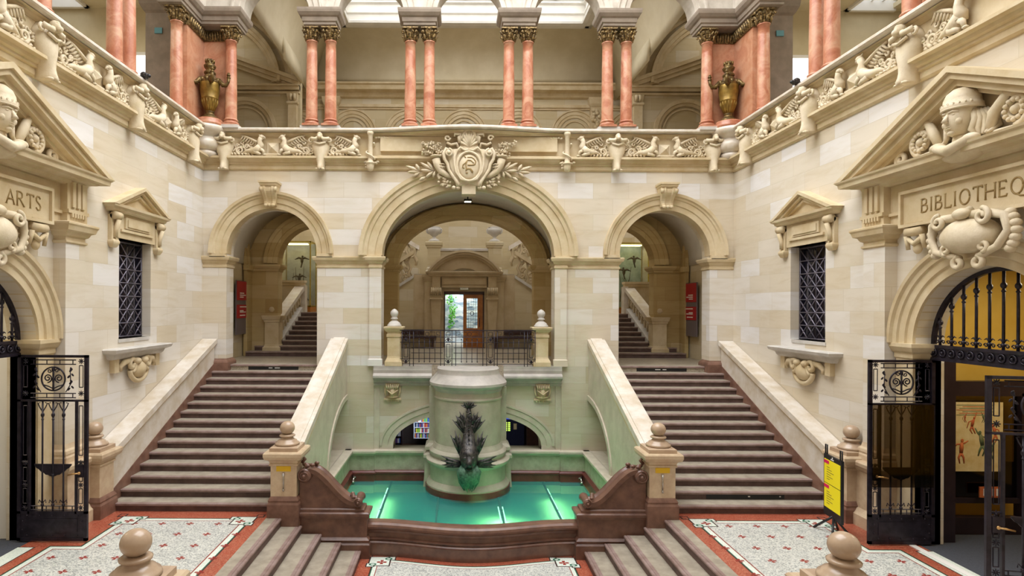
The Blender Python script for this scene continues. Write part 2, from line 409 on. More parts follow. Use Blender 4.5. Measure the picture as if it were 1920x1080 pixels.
for s in (-1, 1):   # blind arch on the outer passage wall
    T = FS(s, 7.0); m2 = MB(T); m2.archring(1.9, 5.1, .95, 1.3, [(0, 0), (0, .07), (.2, .07), (.2, .12), (.32, .12), (.32, 0)], seg=24)
    m2.box(.5, .95, 0, .12, 2.25, 5.0); m2.box(2.85, 3.3, 0, .12, 2.25, 5.0); m2.box(.5, .98, 0, .18, 4.96, 5.12); m2.box(2.82, 3.3, 0, .18, 4.96, 5.12)
    n = len(mb.v); mb.v += m2.v; mb.f += [[i+n for i in f] for f in m2.f]; mb.fm += m2.fm; mb.smooth += m2.smooth
struct(mb, 'trim_2', 'passage_stone_shaded')
# landing floor
mb = MB(); mb.box(-2.45, 2.45, -.1, 10.0, 1.95, 2.25); mb.box(-W, -3.6, .16, 10, 1.95, 2.248); mb.box(3.6, W, .16, 10, 1.95, 2.248); mb.box(-3.97, 3.97, .5, 10, 1.96, 2.246)
struct(mb, 'floor_landing', 'passage_floor')

# ---- wall under the landing, with its wide low arch
mb = MB(); n = 28
pts = [(-3.97, .0), (-1.98, 0), (-1.98, .12)] + [(-1.98*math.cos(PI*i/n), .12+.87*math.sin(PI*i/n)) for i in range(1, n)] + [(1.98, .12), (1.98, 0), (3.97, 0), (3.97, 2.0), (-3.97, 2.0)]
mb.prism(pts, 'y', .07, .6)
for s in (-1, 1):
    mb.box(*sorted((s*2.5, s*3.97)), 0, .5, -1.2, 2.25)
mb.box(-3.97, 3.97, .07, .6, -1.2, 0)
struct(mb, 'wall_fountain', 'lower_stone')
mb = MB(FB(.07)); mb.archring(0, .12, 1.98, .87, [(0, -.2), (0, .02), (.13, .02), (.15, .045), (.28, .045), (.31, .07), (.36, .07), (.36, -.01)], seg=44)
mb.box(-2.5, -2.35, 0, .03, .0, 1.9); mb.box(2.35, 2.5, 0, .03, 0, 1.9)
for s in (-1, 1): mb.box(*sorted((s*1.98, s*2.34)), -.2, .045, 0, .12)
struct(mb, 'trim_3', 'green_stone')
mb = MB()   # ledge, dado and skirting round the basin
for (x0, x1, y0, y1) in ((-3.25, -2.48, -.12, .0), (2.48, 3.25, -.12, 0), (-2.5, -1.2, -.04, .1), (1.2, 2.5, -.04, .1), (-3.24, -3.08, -4.8, 0), (3.08, 3.24, -4.8, 0)):
    mb.mould(x0, x1, y0, y1, [(-.12, -.01), (-.08, .03), (-.05, .05), (-.0, .05), (.02, .0)])
struct(mb, 'trim_4', 'green_stone')
mb = MB()
for (x0, x1, y0, y1) in ((-3.25, -2.48, -.06, .1), (2.48, 3.25, -.06, .1), (-2.5, -1.0, .0, .15), (1.0, 2.5, .0, .15), (-3.24, -3.12, -4.8, 0), (3.12, 3.24, -4.8, 0)):
    mb.box(x0, x1, y0, y1, -.6, -.1)
struct(mb, 'wall_basin', 'dado_stone')
mb = MB()
for (x0, x1, y0, y1) in ((-3.25, -2.46, -.12, .1), (2.46, 3.25, -.12, .1), (-2.5, -1.0, -.06, .12), (1.0, 2.5, -.06, .12), (-3.24, -3.06, -4.8, 0), (3.06, 3.24, -4.8, 0)):
    mb.mould(x0, x1, y0, y1, [(-.9, 0), (-.62, 0), (-.60, .03), (-.56, .03), (-.53, 0)])
struct(mb, 'baseboard_basin', 'red_skirting')

# ---- side walls
def merge(mb, m2):
    n = len(mb.v); mb.v += m2.v; mb.f += [[i+n for i in f] for f in m2.f]; mb.fm += m2.fm; mb.smooth += m2.smooth
PY = -7.43     # portal axis
for s in (-1, 1):
    mb = MB(FS(s, W))
    mb.box(-2.71, .5, -.5, 0, -.8, 7.6); mb.box(-3.95, -2.71, -.5, 0, -.8, 3.15); mb.box(-3.95, -2.71, -.5, 0, 5.17, 7.6)
    mb.box(-5.3, -3.95, -.5, 0, -.8, 7.6)
    poly = [(PY-2.2, 0)] + opening(PY, 1.25, 1.18, 3.26, 0, 28) + [(PY+2.2, 0), (PY+2.2, 7.6), (PY-2.2, 7.6)]
    vs = [(p[0], -.08, p[1]) for p in poly]+[(p[0], -.55, p[1]) for p in poly]; k = len(poly)
    mb.add(vs, [list(range(k)), [k+i for i in range(k)]]+[(i, (i+1) % k, k+(i+1) % k, k+i) for i in range(k)])
    mb.box(-18, PY-2.1, -.5, 0, -.8, 7.6); mb.box(PY-2.1, PY+2.13, -.2, 0, 5.95, 7.6)
    struct(mb, 'wall_'+LR[s], 'wall_stone')
mb = MB(); mb.box(-7.6, 7.6, -18.4, -18, -1, 14.5); struct(mb, 'wall_rear', 'wall_stone')

# ---- upper floor galleries: floors, arcades, ceilings
mb = MB(); mb.box(-W, W, -.05, 3.9, 7.5, 7.9); struct(mb, 'floor_gallery', 'passage_floor')
for s in (-1, 1):
    mb = MB(); mb.box(*sorted((s*7.1, s*14.6)), -18, 6.5, 7.5, 7.9); struct(mb, 'floor_gallery_'+LR[s], 'passage_floor')
def arcade(T, centres, r, x0, x1, ztop, vth):
    m = MB(T); poly = [(x0, 11.55)]
    for c in centres: poly += opening(c, r, r, 11.57, 11.55, 22)
    poly += [(x1, 11.55), (x1, ztop), (x0, ztop)]
    k = len(poly); vs = [(p[0], vth[0], p[1]) for p in poly]+[(p[0], vth[1], p[1]) for p in poly]
    m.add(vs, [list(range(k)), [k+i for i in range(k)]]+[(i, (i+1) % k, k+(i+1) % k, k+i) for i in range(k)]); return m
CEN = (-5.1, -2.6, 0, 2.6, 5.1)
m1 = arcade(FB(.15), CEN, .87, -7.2, 7.2, 14.5, (.24, -.24)); struct(m1, 'wall_gallery', 'arch_grey')
SC = (-2.41, -4.93, -7.5, -10.1)
for s in (-1, 1):
    m1 = arcade(FS(s, 7.22), SC[::-1], .87, -18, .2, 14.5, (.24, -.24)); struct(m1, 'wall_gallery_'+LR[s], 'arch_grey')
mb = MB()
for c in CEN:
    m2 = MB(FB(.15)); m2.archring(c, 11.57, .87, .87, [(0, -.26), (0, .27), (.12, .27), (.14, .30), (.26, .30), (.3, .33), (.34, .33), (.34, -.2)], seg=28); merge(mb, m2)
for s in (-1, 1):
    for c in SC:
        m2 = MB(FS(s, 7.22)); m2.archring(c, 11.57, .87, .87, [(0, -.26), (0, .27), (.12, .27), (.14, .30), (.26, .30), (.3, .33), (.34, .33), (.34, -.2)], seg=24); merge(mb, m2)
struct(mb, 'trim_5', 'arch_grey')

# ---- stair hall behind: walls, blind arches, cornice, cove and skylight
YB = 9.15
mb = MB(); mb.box(-7.6, -.8, YB, YB+.4, 2, 15.2); mb.box(.8, 7.6, YB, YB+.4, 2, 15.2); mb.box(-.8, .8, YB, YB+.4, 4.6, 15.2)
for s in (-1, 1): mb.box(*sorted((s*7.05, s*7.6)), .5, YB, 2.0, 7.9); mb.box(*sorted((s*6.9, s*7.6)), 6.82, YB, 7.9, 14.9)
struct(mb, 'wall_stair_hall', 'inner_stone')
mb = MB(FB(YB))
for i in range(-3, 4):
    c = i*2.33-.02
    mb.archring(c, 11.05, .68, .72, [(0, 0), (0, .05), (.1, .05), (.12, .08), (.24, .08), (.27, .12), (.32, .12), (.32, 0)], seg=24)
    mb.archring(c, 11.05, .52, .56, [(0, 0), (0, .04), (.06, .04), (.06, 0)], seg=20)
    for u in (-1, 1): mb.box(c+u*.84-.16, c+u*.84+.16, 0, .08, 8.4, 11.05); mb.box(c+u*.84-.2, c+u*.84+.2, 0, .12, 10.9, 11.05)
mb.box(-7.05, 7.05, 0, .05, 12.1, 12.18)
mb.box(-7.05, 7.05, 0, .1, 12.18, 12.3)
prof = [(0, 12.55), (.12, 12.6), (.2, 12.75), (.45, 12.8), (.5, 12.95), (.58, 13.0), (.58, 13.06), (0, 13.06)]
mb.loft([[(-7.05, v, z) for v, z in prof], [(7.05, v, z) for v, z in prof]], sm=False)
struct(mb, 'trim_6', 'trim_stone')
for s in (-1, 1):
    for k, (yy) in enumerate((7.1,)):
        mb = MB(FB(YB)); x = s*5.55
        mb.box(x-.28, x+.28, 0, .2, 8.2, 12.5); mb.mould(x-.28, x+.28, 0, .22, [(12.2, 0), (12.3, .06), (12.5, .1), (12.55, .1)])
        for i in range(26):
            r_ = random.Random(i*3+s); mb.ell((x+r_.uniform(-.2, .2), .24, 11.3+r_.uniform(-.75, .8)*(1)), (.09, .07, .08), 7, 5)
        tag(mb.build('carved_pilaster', 'trim_stone'), 'carved wall pilaster with hanging fruit at the %s end of the upper rear wall' % LR[s], 'pilaster', 'carved pilasters of the stair hall')
mb = MB()   # vault rising from the rear cornice to the skylight
secs = []
for i in range(13):
    t = PI/2*i/12; secs.append([(-7.05, YB-.35-1.75*(1-math.cos(t)), 13.06+1.7*math.sin(t)), (7.05, YB-.35-1.75*(1-math.cos(t)), 13.06+1.7*math.sin(t)), (7.05, YB-.25-1.75*(1-math.cos(t)), 13.2+1.7*math.sin(t)), (-7.05, YB-.25-1.75*(1-math.cos(t)), 13.2+1.7*math.sin(t))])
mb.loft(secs)
mb.box(-5.0, -4.75, .35, 7.1, 14.74, 14.9); mb.box(4.75, 5.0, .35, 7.1, 14.74, 14.9); mb.box(-4.75, 4.75, .35, 1.6, 14.74, 14.9)
for s in (-1, 1):   # side coves
    secs = []
    for i in range(11):
        t = PI/2*i/10; x = 6.25-1.5*(1-math.cos(t)); z = 12.4+2.4*math.sin(t); secs.append([(s*x, 1.2, z), (s*x, 8.9, z), (s*(x+.1), 8.9, z+.1), (s*(x+.1), 1.2, z+.1)])
    mb.loft(secs)
struct(mb, 'ceiling_stair_hall', 'cream_plaster')
for s in (-1, 1):   # side wings of the upper stair hall: pedimented end wall, barrel vault with arch ribs
    X = Matrix(((s, 0, 0, 0), (0, 1, 0, 0), (0, 0, 1, 0), (0, 0, 0, 1)))
    mb = MB(X); mb.prism([(6.2, 7.9), (6.2, 12.2)]+[(10.4-4.2*math.cos(PI*i/20), 12.2+3.3*math.sin(PI*i/20)) for i in range(21)]+[(14.6, 7.9)], 'y', 6.5, 6.8); mb.box(14.5, 14.9, 4.2, 6.6, 7.5, 12.4); struct(mb, 'wall_wing_'+LR[s], 'inner_stone')
    mb = MB(X); secs = []
    for i in range(25):
        t = PI*i/24; c, q = math.cos(t), math.sin(t); secs.append([(10.4-4.2*c, 4.3, 12.2+3.3*q), (10.4-4.2*c, 6.5, 12.2+3.3*q), (10.4-4.32*c, 6.5, 12.2+3.42*q), (10.4-4.32*c, 4.3, 12.2+3.42*q)])
    mb.loft(secs); struct(mb, 'ceiling_wing_'+LR[s], 'cream_plaster')
    mb = MB(X); T6 = FB(6.5); m2 = MB(X @ Matrix(((1, 0, 0, 0), (0, -1, 0, 6.5), (0, 0, 1, 0), (0, 0, 0, 1))))
    for a_, v in ((3.15, .0), (3.7, .0)): m2.archring(10.4, 12.2, a_, a_*.78, [(0, 0), (0, .12), (.1, .12), (.12, .2), (.22, .2), (.25, .28), (.36, .28), (.36, 0)], seg=36)
    m2.archring(8.27, 10.4, .95, .98, [(0, 0), (0, .08), (.1, .08), (.12, .13), (.26, .13), (.26, 0)], seg=28); m2.archring(8.27, 10.4, .82, .85, [(0, 0), (0, .05), (.06, .05), (.06, 0)], seg=24)
    m2.box(6.3, 6.62, 0, .16, 7.9, 11.7); m2.mould(6.3, 6.62, 0, .16, [(11.35, 0), (11.4, .05), (11.45, .05), (11.5, .0), (11.75, .05)])
    for u in (6.36, 6.5): m2.tube([(u, .22, 11.72), (u, .26, 11.6), (u, .18, 11.5)], .05, 7)
    m2.box(6.2, 11, 0, .12, 11.78, 11.86); m2.box(6.2, 11, 0, .2, 11.9, 12.02); m2.box(6.2, 11, 0, .28, 12.02, 12.08)
    for t0, t1, v in ((0, .14, .34), (.14, .28, .24), (.28, .42, .14)): m2.prism([(6.2, 12.3-t0), (9.3, 13.4-t0), (9.3, 13.4-t1), (6.2, 12.3-t1)], 'y', 0, v)
    merge(mb, m2); struct(mb, 'trim_wing_'+LR[s], 'trim_stone')
mb = MB()
for (x0, x1, y0, y1) in ((-4.75, 4.75, 6.95, 7.1), (-4.75, -4.6, 1.6, 7.1), (4.6, 4.75, 1.6, 7.1), (-4.75, 4.75, 1.6, 1.75)):
    mb.box(x0, x1, y0, y1, 14.66, 15.6)
    mb.mould(x0, x1, y0, y1, [(14.6, .0), (14.64, .14), (14.72, .16), (14.76, .1)]); mb.mould(x0, x1, y0, y1, [(15.02, 0), (15.06, .07), (15.12, .07), (15.16, 0)]); mb.mould(x0, x1, y0, y1, [(15.4, 0), (15.45, .1), (15.52, .1), (15.56, 0)])
struct(mb, 'trim_7', 'white_plaster')
sk = MB()
for i in range(-4, 5): sk.box(i*1.15-.05, i*1.15+.05, 1.7, 7.0, 15.6, 15.68)
for y in (3.0, 4.4, 5.8): sk.box(-4.7, 4.7, y-.02, y+.02, 15.6, 15.67)
struct(sk, 'window_3', 'grey_stone')
sk = MB(); sk.box(-4.7, 4.7, 1.7, 7.0, 15.69, 15.7); struct(sk, 'window_4', 'sky_pane')

# ---- side galleries behind the pink columns
for s in (-1, 1):
    mb = MB(); mb.box(*sorted((s*8.1, s*15)), 3.9, 4.3, 7.5, 15.6); mb.box(*sorted((s*14.4, s*14.8)), -18, 4.0, 7.5, 14.5)
    struct(mb, 'wall_gallery_outer_'+LR[s], 'cream_plaster')
    mb = MB(); a, b_ = sorted((s*8.1, s*12.55)); mb.box(a, b_, -18, 4, 13.7, 13.85); a, b_ = sorted((s*14.0, s*14.8)); mb.box(a, b_, -18, 4, 13.7, 13.85)
    mb.box(*sorted((s*12.5, s*14.1)), 3.75, 4, 13.7, 13.85)
    struct(mb, 'ceiling_gallery_'+LR[s], 'cream_plaster')
    mb = MB()
    mb.box(*sorted((s*12.5, s*12.6)), -18, 3.8, 13.62, 13.95); mb.box(*sorted((s*12.5, s*14.1)), 3.68, 3.8, 13.62, 13.95)
    for k in range(1, 4): x = s*(12.55+k*.37); mb.box(x-.03, x+.03, -12, 3.7, 13.92, 13.98)
    struct(mb, 'window_%d' % (5 if s < 0 else 6), 'white_paint')
    mb = MB(); mb.box(*sorted((s*12.55, s*14.05)), -18, 3.75, 14.0, 14.02); struct(mb, 'window_%d' % (7 if s < 0 else 8), 'sky_pane')
    # cross arch with its grey piers
    mb = MB()
    for yy in (-.05, -5.6):
        x0, x1 = 8.6, 13.6
        m2 = MB(Matrix(((s, 0, 0, 0), (0, 1, 0, yy), (0, 0, 1, 0), (0, 0, 0, 1))))
        cx = (x0+x1)/2; a = (x1-x0)/2
        if yy > -1: m2.box(7.35, x0, 0, .5, 7.9, 12.0)
        m2.prism([(7.35, 11.9)]+[(x0, 11.9)]+[(cx-a*math.cos(PI*i/28), 11.95+1.7*math.sin(PI*i/28)) for i in range(29)]+[(14.4, 11.9), (14.4, 14.2), (7.35, 14.2)], 'y', .0, .5)
        if yy > -1:
            m2.mould(7.35, x0, 0, .5, [(11.6, 0), (11.66, .05), (11.8, .12), (11.95, .14), (12.0, .14)])
        merge(mb, m2)
    struct(mb, 'wall_cross_arch_'+LR[s], 'grey_stone')
    mb = MB(); x0, x1 = sorted((s*10.3, s*11.6)); mb.box(x0, x1, 3.84, 3.89, 9.9, 12.1); struct(mb, 'window_%d' % (9 if s < 0 else 10), 'sky_pane')  # glowing pane added for light washing the end wall, no real window
    mb = MB(); mb.box(x0-.08, x1+.08, 3.8, 3.9, 9.8, 9.9); mb.box(x0-.08, x0, 3.8, 3.9, 9.8, 12.2); mb.box(x1, x1+.08, 3.8, 3.9, 9.8, 12.2); mb.box(x0-.08, x1+.08, 3.8, 3.9, 12.1, 12.2)
    struct(mb, 'trim_%d' % (8 if s < 0 else 9), 'white_paint')  # frame added round the glowing pane
    mb = MB(); mb.box(s*8.25-.1, s*8.25+.1, -.075, -.052, 11.05, 11.2)
    tag(mb.build('exit_label', 'label_blue'), 'small blue sign on the grey pier behind the %s corner columns' % LR[s], 'sign')

# ================================================================= FLOORS
def poly_at(mb, pts, z, mi):
    mb.m = mi; mb.add([(x, y, z) for x, y in pts], [tuple(range(len(pts)))])
def star(mb, x, y, r, z, mi):    # four-petalled mosaic flower
    for a in range(4):
        c, s_ = math.cos(a*PI/2), math.sin(a*PI/2)
        pts = [(0, 0), (r*.45, -r*.32), (r, -r*.28), (r*.92, 0), (r, r*.28), (r*.45, r*.32)]
        poly_at(mb, [(x+px*c-py*s_, y+px*s_+py*c) for px, py in pts], z, mi)
FM = ['terrazzo_red', 'mosaic_green', 'terrazzo_pale', 'mosaic_redbrown', 'terrazzo_white', 'mosaic_dark', 'mosaic_cream']
def corner_ornament(mb, cx, cy, sx, sy, z):
    def sq(u, v, r, mi, dz): poly_at(mb, [(cx+sx*(u-r), cy+sy*(v-r)), (cx+sx*(u+r), cy+sy*(v-r)), (cx+sx*(u+r), cy+sy*(v+r)), (cx+sx*(u-r), cy+sy*(v+r))], z+dz, mi)
    sq(-.10, -.12, .075, 5, 0); sq(-.10, -.12, .05, 0, .0006)
    sq(.13, .12, .2, 5, .0003); sq(.13, .12, .175, 2, .0008)
    sq(-.02, .28, .08, 5, .0003); sq(.33, -.0, .08, 5, .0003); sq(-.02, .28, .06, 2, .0008); sq(.33, .0, .06, 2, .0008)
    for u, v in ((.02, .25), (.28, .02)):
        poly_at(mb, [(cx+sx*(u+.07*math.cos(k*PI/5)), cy+sy*(v+.05*math.sin(k*PI/5))) for k in range(10)], z+.0012, 1)
        poly_at(mb, [(cx+sx*(u+.035*math.cos(k*PI/5)), cy+sy*(v+.025*math.sin(k*PI/5))) for k in range(10)], z+.0016, 2)
    star(mb, cx+sx*.17, cy+sy*.16, .09, z+.0012, 3)
for s in (-1, 1):
    mb = MB(); mb.m = 0; mb.box(*sorted((s*3.72, s*7.2)), -18, -4.7, -.3, 0)
    def outl(d):
        P = [(3.96+d, -5.14-d), (6.27-d, -5.14-d), (6.27-d, -6.40-d), (6.76-d, -6.40-d), (6.76-d, -15), (3.96+d, -15)]
        return [(s*x, y) for x, y in P]
    for d, mi, z in ((0, 5, .001), (.02, 1, .0015), (.035, 2, .002), (.125, 3, .0025), (.145, 4, .003)): poly_at(mb, outl(d), z, mi)
    for i in range(-1, 5):
        for j in range(20):
            x = s*(5.95-i*.49); y = -5.42-j*.475
            if i == -1 and j < 3: continue
            star(mb, x, y, .07, .0035, 3)
    for (u, v, su) in ((3.96, -5.14, 1), (6.27, -5.14, -1)): corner_ornament(mb, s*u, v, s*su, -1, .0036)
    poly_at(mb, [(s*6.95, -6.45), (s*7.22, -6.45), (s*7.22, -8.4), (s*6.95, -8.4)], .001, 5)
    poly_at(mb, [(s*6.97, -6.47), (s*7.22, -6.47), (s*7.22, -8.38), (s*6.97, -8.38)], .0015, 2)
    struct(mb, 'floor_hall_'+LR[s], FM)
def yb(x, d=0):   # bow of the basin front
    t = min(1, abs(x)/1.9); return -4.93-.30*(.5+.5*math.cos(PI*t))-d
mb = MB(); mb.m = 0; mb.box(-2.06, 2.06, -18, -4.7, -1.05, -.75)
def outc(d, n=16):
    a = 1.80-d; return [(-a, -15)]+[(-a+2*a*i/n, yb(-a+2*a*i/n, .13+d)) for i in range(n+1)]+[(a, -15)]
for d, mi, z in ((0, 5, .001), (.02, 1, .0015), (.035, 2, .002), (.10, 3, .0025), (.115, 4, .003)): poly_at(mb, outc(d), -.75+z, mi)
for s in (-1, 1): corner_ornament(mb, s*1.80, yb(1.8, .12), -s, -1, -.7464)
struct(mb, 'floor_fountain_court', FM)
mb = MB(); mb.box(-3.3, 3.3, -5.0, .3, -1.3, -1.15); struct(mb, 'floor_basin', 'pool_bed')

# ================================================================= LOWER HALL: STAIRS, NEWELS, PARAPETS
def mX(s): return Matrix(((s, 0, 0, 0), (0, 1, 0, 0), (0, 0, 1, 0), (0, 0, 0, 1)))
TY, TW = -4.81, .353
for s in (-1, 1):
    T = mX(s); side = LR[s]
    st = thing('staircase', (s*5.2, -2.3, 0), 'wide %s stone staircase rising from the mosaic floor to the %s arch' % (side, side), 'staircase', 'main staircases')
    for k in range(15):
        y = TY+TW*k; z = .15*(k+1); x0, x1 = (3.6, 6.77) if k < 14 else (4.02, 6.44)
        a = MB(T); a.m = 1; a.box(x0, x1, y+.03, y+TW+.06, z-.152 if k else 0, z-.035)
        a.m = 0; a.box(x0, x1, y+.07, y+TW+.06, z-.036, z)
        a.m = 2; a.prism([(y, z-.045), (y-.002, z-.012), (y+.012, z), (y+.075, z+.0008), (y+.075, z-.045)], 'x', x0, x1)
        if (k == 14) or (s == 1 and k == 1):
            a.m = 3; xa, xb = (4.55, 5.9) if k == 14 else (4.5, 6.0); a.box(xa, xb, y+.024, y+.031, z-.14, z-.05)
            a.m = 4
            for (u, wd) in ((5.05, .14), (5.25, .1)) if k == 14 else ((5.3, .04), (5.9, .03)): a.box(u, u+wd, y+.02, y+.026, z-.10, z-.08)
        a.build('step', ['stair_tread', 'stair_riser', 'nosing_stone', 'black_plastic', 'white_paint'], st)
    a = MB(T); z0 = lambda y: .15+(y-TY)*.15/TW
    a.prism([(TY-.15, 0), (TY-.15, .22), (TY+.05, z0(TY)+.2), (-.05, z0(-.05)+.12), (-.05, 0)], 'x', 6.735, 6.76); a.build('stringer', 'brown_plinth', st)
    # outer parapet against the side wall
    pr = thing('stair_parapet', (s*6.9, -2.4, 0), 'sloping %s stone parapet running against the side wall beside the %s stairs' % (side, side), 'parapet', 'stair parapets')
    L0, L1 = (-4.75, 1.13), (.06, 2.95)
    a = MB(T); a.prism([(-4.9, 0), (-4.9, .96), (-4.75, .98), (-.02, 2.79), (-.02, 0)], 'x', 6.745, 7.06); a.build('parapet_wall', 'coping_marble', pr)
    a = MB(T); a.prism([(-4.95, 1.0), (-4.95, 1.11), (-4.75, 1.15), (-.02, 2.95), (-.02, 2.83), (-4.73, 1.02)], 'x', 6.67, 7.06); a.build('coping', 'coping_marble', pr)
    a = MB(T); a.prism([(-4.95, .94), (-4.95, 1.0), (-4.73, 1.02), (-.02, 2.83), (-.02, 2.77), (-4.72, .96)], 'x', 6.71, 7.06); a.build('moulding', 'trim_stone', pr)
    # inner parapet with the half arch over the basin
    pr = thing('stair_parapet', (s*3.4, -2.4, 0), 'sloping stone parapet between the %s stairs and the fountain basin, pierced by a half arch' % side, 'parapet', 'stair parapets')
    arcp = [(-2.3*math.cos(PI/2*i/16), .02+1.33*math.sin(PI/2*i/16)) for i in range(17)]
    a = MB(T); a.prism([(-4.95, .0), (-4.95, .96), (-4.75, .98), (-.0, 2.79)]+arcp[::-1], 'x', 3.22, 3.6)
    a.box(3.22, 3.6, -4.95, 0, -1.1, 0); a.build('parapet_wall', 'green_stone', pr)
    a = MB(T); a.prism([(-4.95, 1.0), (-4.95, 1.11), (-4.75, 1.17), (0, 2.97), (.0, 2.85), (-4.73, 1.04)], 'x', 3.19, 3.65)
    a.prism([(-4.95, 1.11), (-4.75, 1.17), (0, 2.97), (0, 3.0), (-4.75, 1.2), (-4.95, 1.13)], 'x', 3.27, 3.57); a.build('coping', 'coping_marble', pr)
    a = MB(T); a.prism([(-4.95, .94), (-4.95, 1.0), (-4.73, 1.04), (0, 2.85), (0, 2.78), (-4.72, .96)], 'x', 3.205, 3.63); a.build('moulding', 'trim_stone', pr)
    a = MB(T); out = [(-(2.3+.13)*math.cos(PI/2*i/16), .02+(1.33+.13)*math.sin(PI/2*i/16)) for i in range(17)]
    a.prism(arcp+out[::-1], 'x', 3.185, 3.23); a.build('arch_moulding', 'green_stone', pr)
    a = MB(T); a.prism([(-4.6, -1.1), (-4.6, .02), (0, 1.9), (0, -1.1)], 'x', 3.95, 4.05); a.box(3.6, 4.05, -4.5, 0, -.3, 0.0)
    struct(a, 'wall_under_stair_'+side, 'lower_stone')
    # pier bases of the arcade on the upper step
    a = MB(T); 
    for x0, x1 in ((6.44, 7.06),): a.mould(x0, x1, 0.0, .48, [(2.10, .07), (2.32, .07), (2.36, .05), (2.40, .01), (2.42, .0)])
    tag(a.build('plinth_block', 'brown_plinth'), 'reddish stone base of the %s end pier at the top of the stairs' % side, 'plinth', 'pier plinths')

def newel(name, x, y, label, h=.235, zb=0.0, grp='newel posts with ball finials', dz=0):
    t = thing(name, (x, y, zb), label, 'newel post', grp); X = Matrix.Translation((x, y, dz))
    a = MB(X); a.mould(-h-.03, h+.03, -h-.03, h+.03, [(zb, .02), (.24, .02), (.28, .0), (.31, .01), (.35, -.01), (.38, -.03)]); a.build('plinth', 'brown_plinth', t)
    a = MB(X); a.mould(-h, h, -h, h, [(.36, 0), (.97, 0)]); a.build('shaft', 'newel_stone', t)
    a = MB(X); a.mould(-h, h, -h, h, [(.93, .0), (.94, .025), (.97, .025), (.98, .01), (1.03, .03), (1.06, .09), (1.11, .11), (1.165, .11), (1.19, .09)]); a.build('cap', 'newel_stone', t)
    a = MB(X); a.mould(-h+.01, h-.01, -h+.01, h-.01, [(1.185, .03), (1.255, .03), (1.27, .0)])
    a.lathe([(.0, 1.25), (.205, 1.265), (.225, 1.285), (.215, 1.315), (.185, 1.325), (.175, 1.35), (.13, 1.375), (.105, 1.40), (.11, 1.415), (.14, 1.425), (.145, 1.445), (.125, 1.46), (.085, 1.465), (0, 1.47)], seg=36)
    b_ = a.build('finial_base', 'ball_stone', t)
    a = MB(X); a.ell((0, 0, 1.578), (.135, .135, .125), 36, 22); a.build('ball_finial', 'ball_stone', t)
    return t
for s in (-1, 1):
    n = newel('newel_post', s*3.43, -4.85, 'newel post with stone ball and yellow sticker, between basin and %s stairs' % LR[s], zb=-.25)
    a = MB(Matrix.Translation((s*3.43, -5.09, 0))); a.box(-.13, .13, -.004, .004, .835, .93)
    tag(a.build('sticker', 'old_yellow'), 'faded yellow sticker on the newel post left of the basin' if s < 0 else 'faded yellow sticker on the newel post right of the basin', 'sticker', 'yellow stickers')
    a = MB(Matrix.Translation((s*3.43, -5.10, 0))); a.tube([(0, 0, .50), (0, 0, .80)], .013, 8); a.ell((0, 0, .5), (.02, .02, .03)); a.box(-.02, .02, -.01, .014, .76, .81)
    tag(a.build('rope_hook', 'chrome'), 'small metal hook rod under the yellow sticker on the %s basin newel' % LR[s], 'hook', 'hook rods')
    newel('newel_post', s*6.9, -5.0, 'newel post with stone ball at the foot of the %s stairs, against the side wall' % LR[s], h=.22)
    newel('newel_post', 3.225 if s > 0 else -3.24, -10.42, 'nearest %s newel post, its large polished stone ball at the bottom edge of the photo' % LR[s], zb=-.7, dz=.085)

# diagonal-looking steps going down to the fountain court
for s in (-1, 1):
    t = thing('court_steps', (s*2.8, -7, -.75), 'flight of five low stone steps going down %s of the fountain court' % LR[s], 'steps', 'court steps'); T = mX(s)
    for k in range(5):
        x1 = 3.465-.357*k; z = -.15*k; a = MB(T)
        a.m = 1; a.box(x1-(.0), x1+.42 if k else 3.74, -15, -5.08, z-.15, z-.03)
        a.m = 0; a.box(x1+.05, x1+.40 if k else 3.73, -15, -5.08, z-.04, z+(.001 if k == 0 else 0))
        a.m = 2; a.prism([(x1-.015, z-.035), (x1-.015, z-.01), (x1-.005, z+.002), (x1+.025, z+.002), (x1+.027, z-.004), (x1+.035, z-.004), (x1+.037, z+.002), (x1+.09, z+.002), (x1+.09, z-.035)], 'y', -15, -5.08)
        a.build('step', ['stair_tread', 'stair_riser', 'nosing_stone'], t)

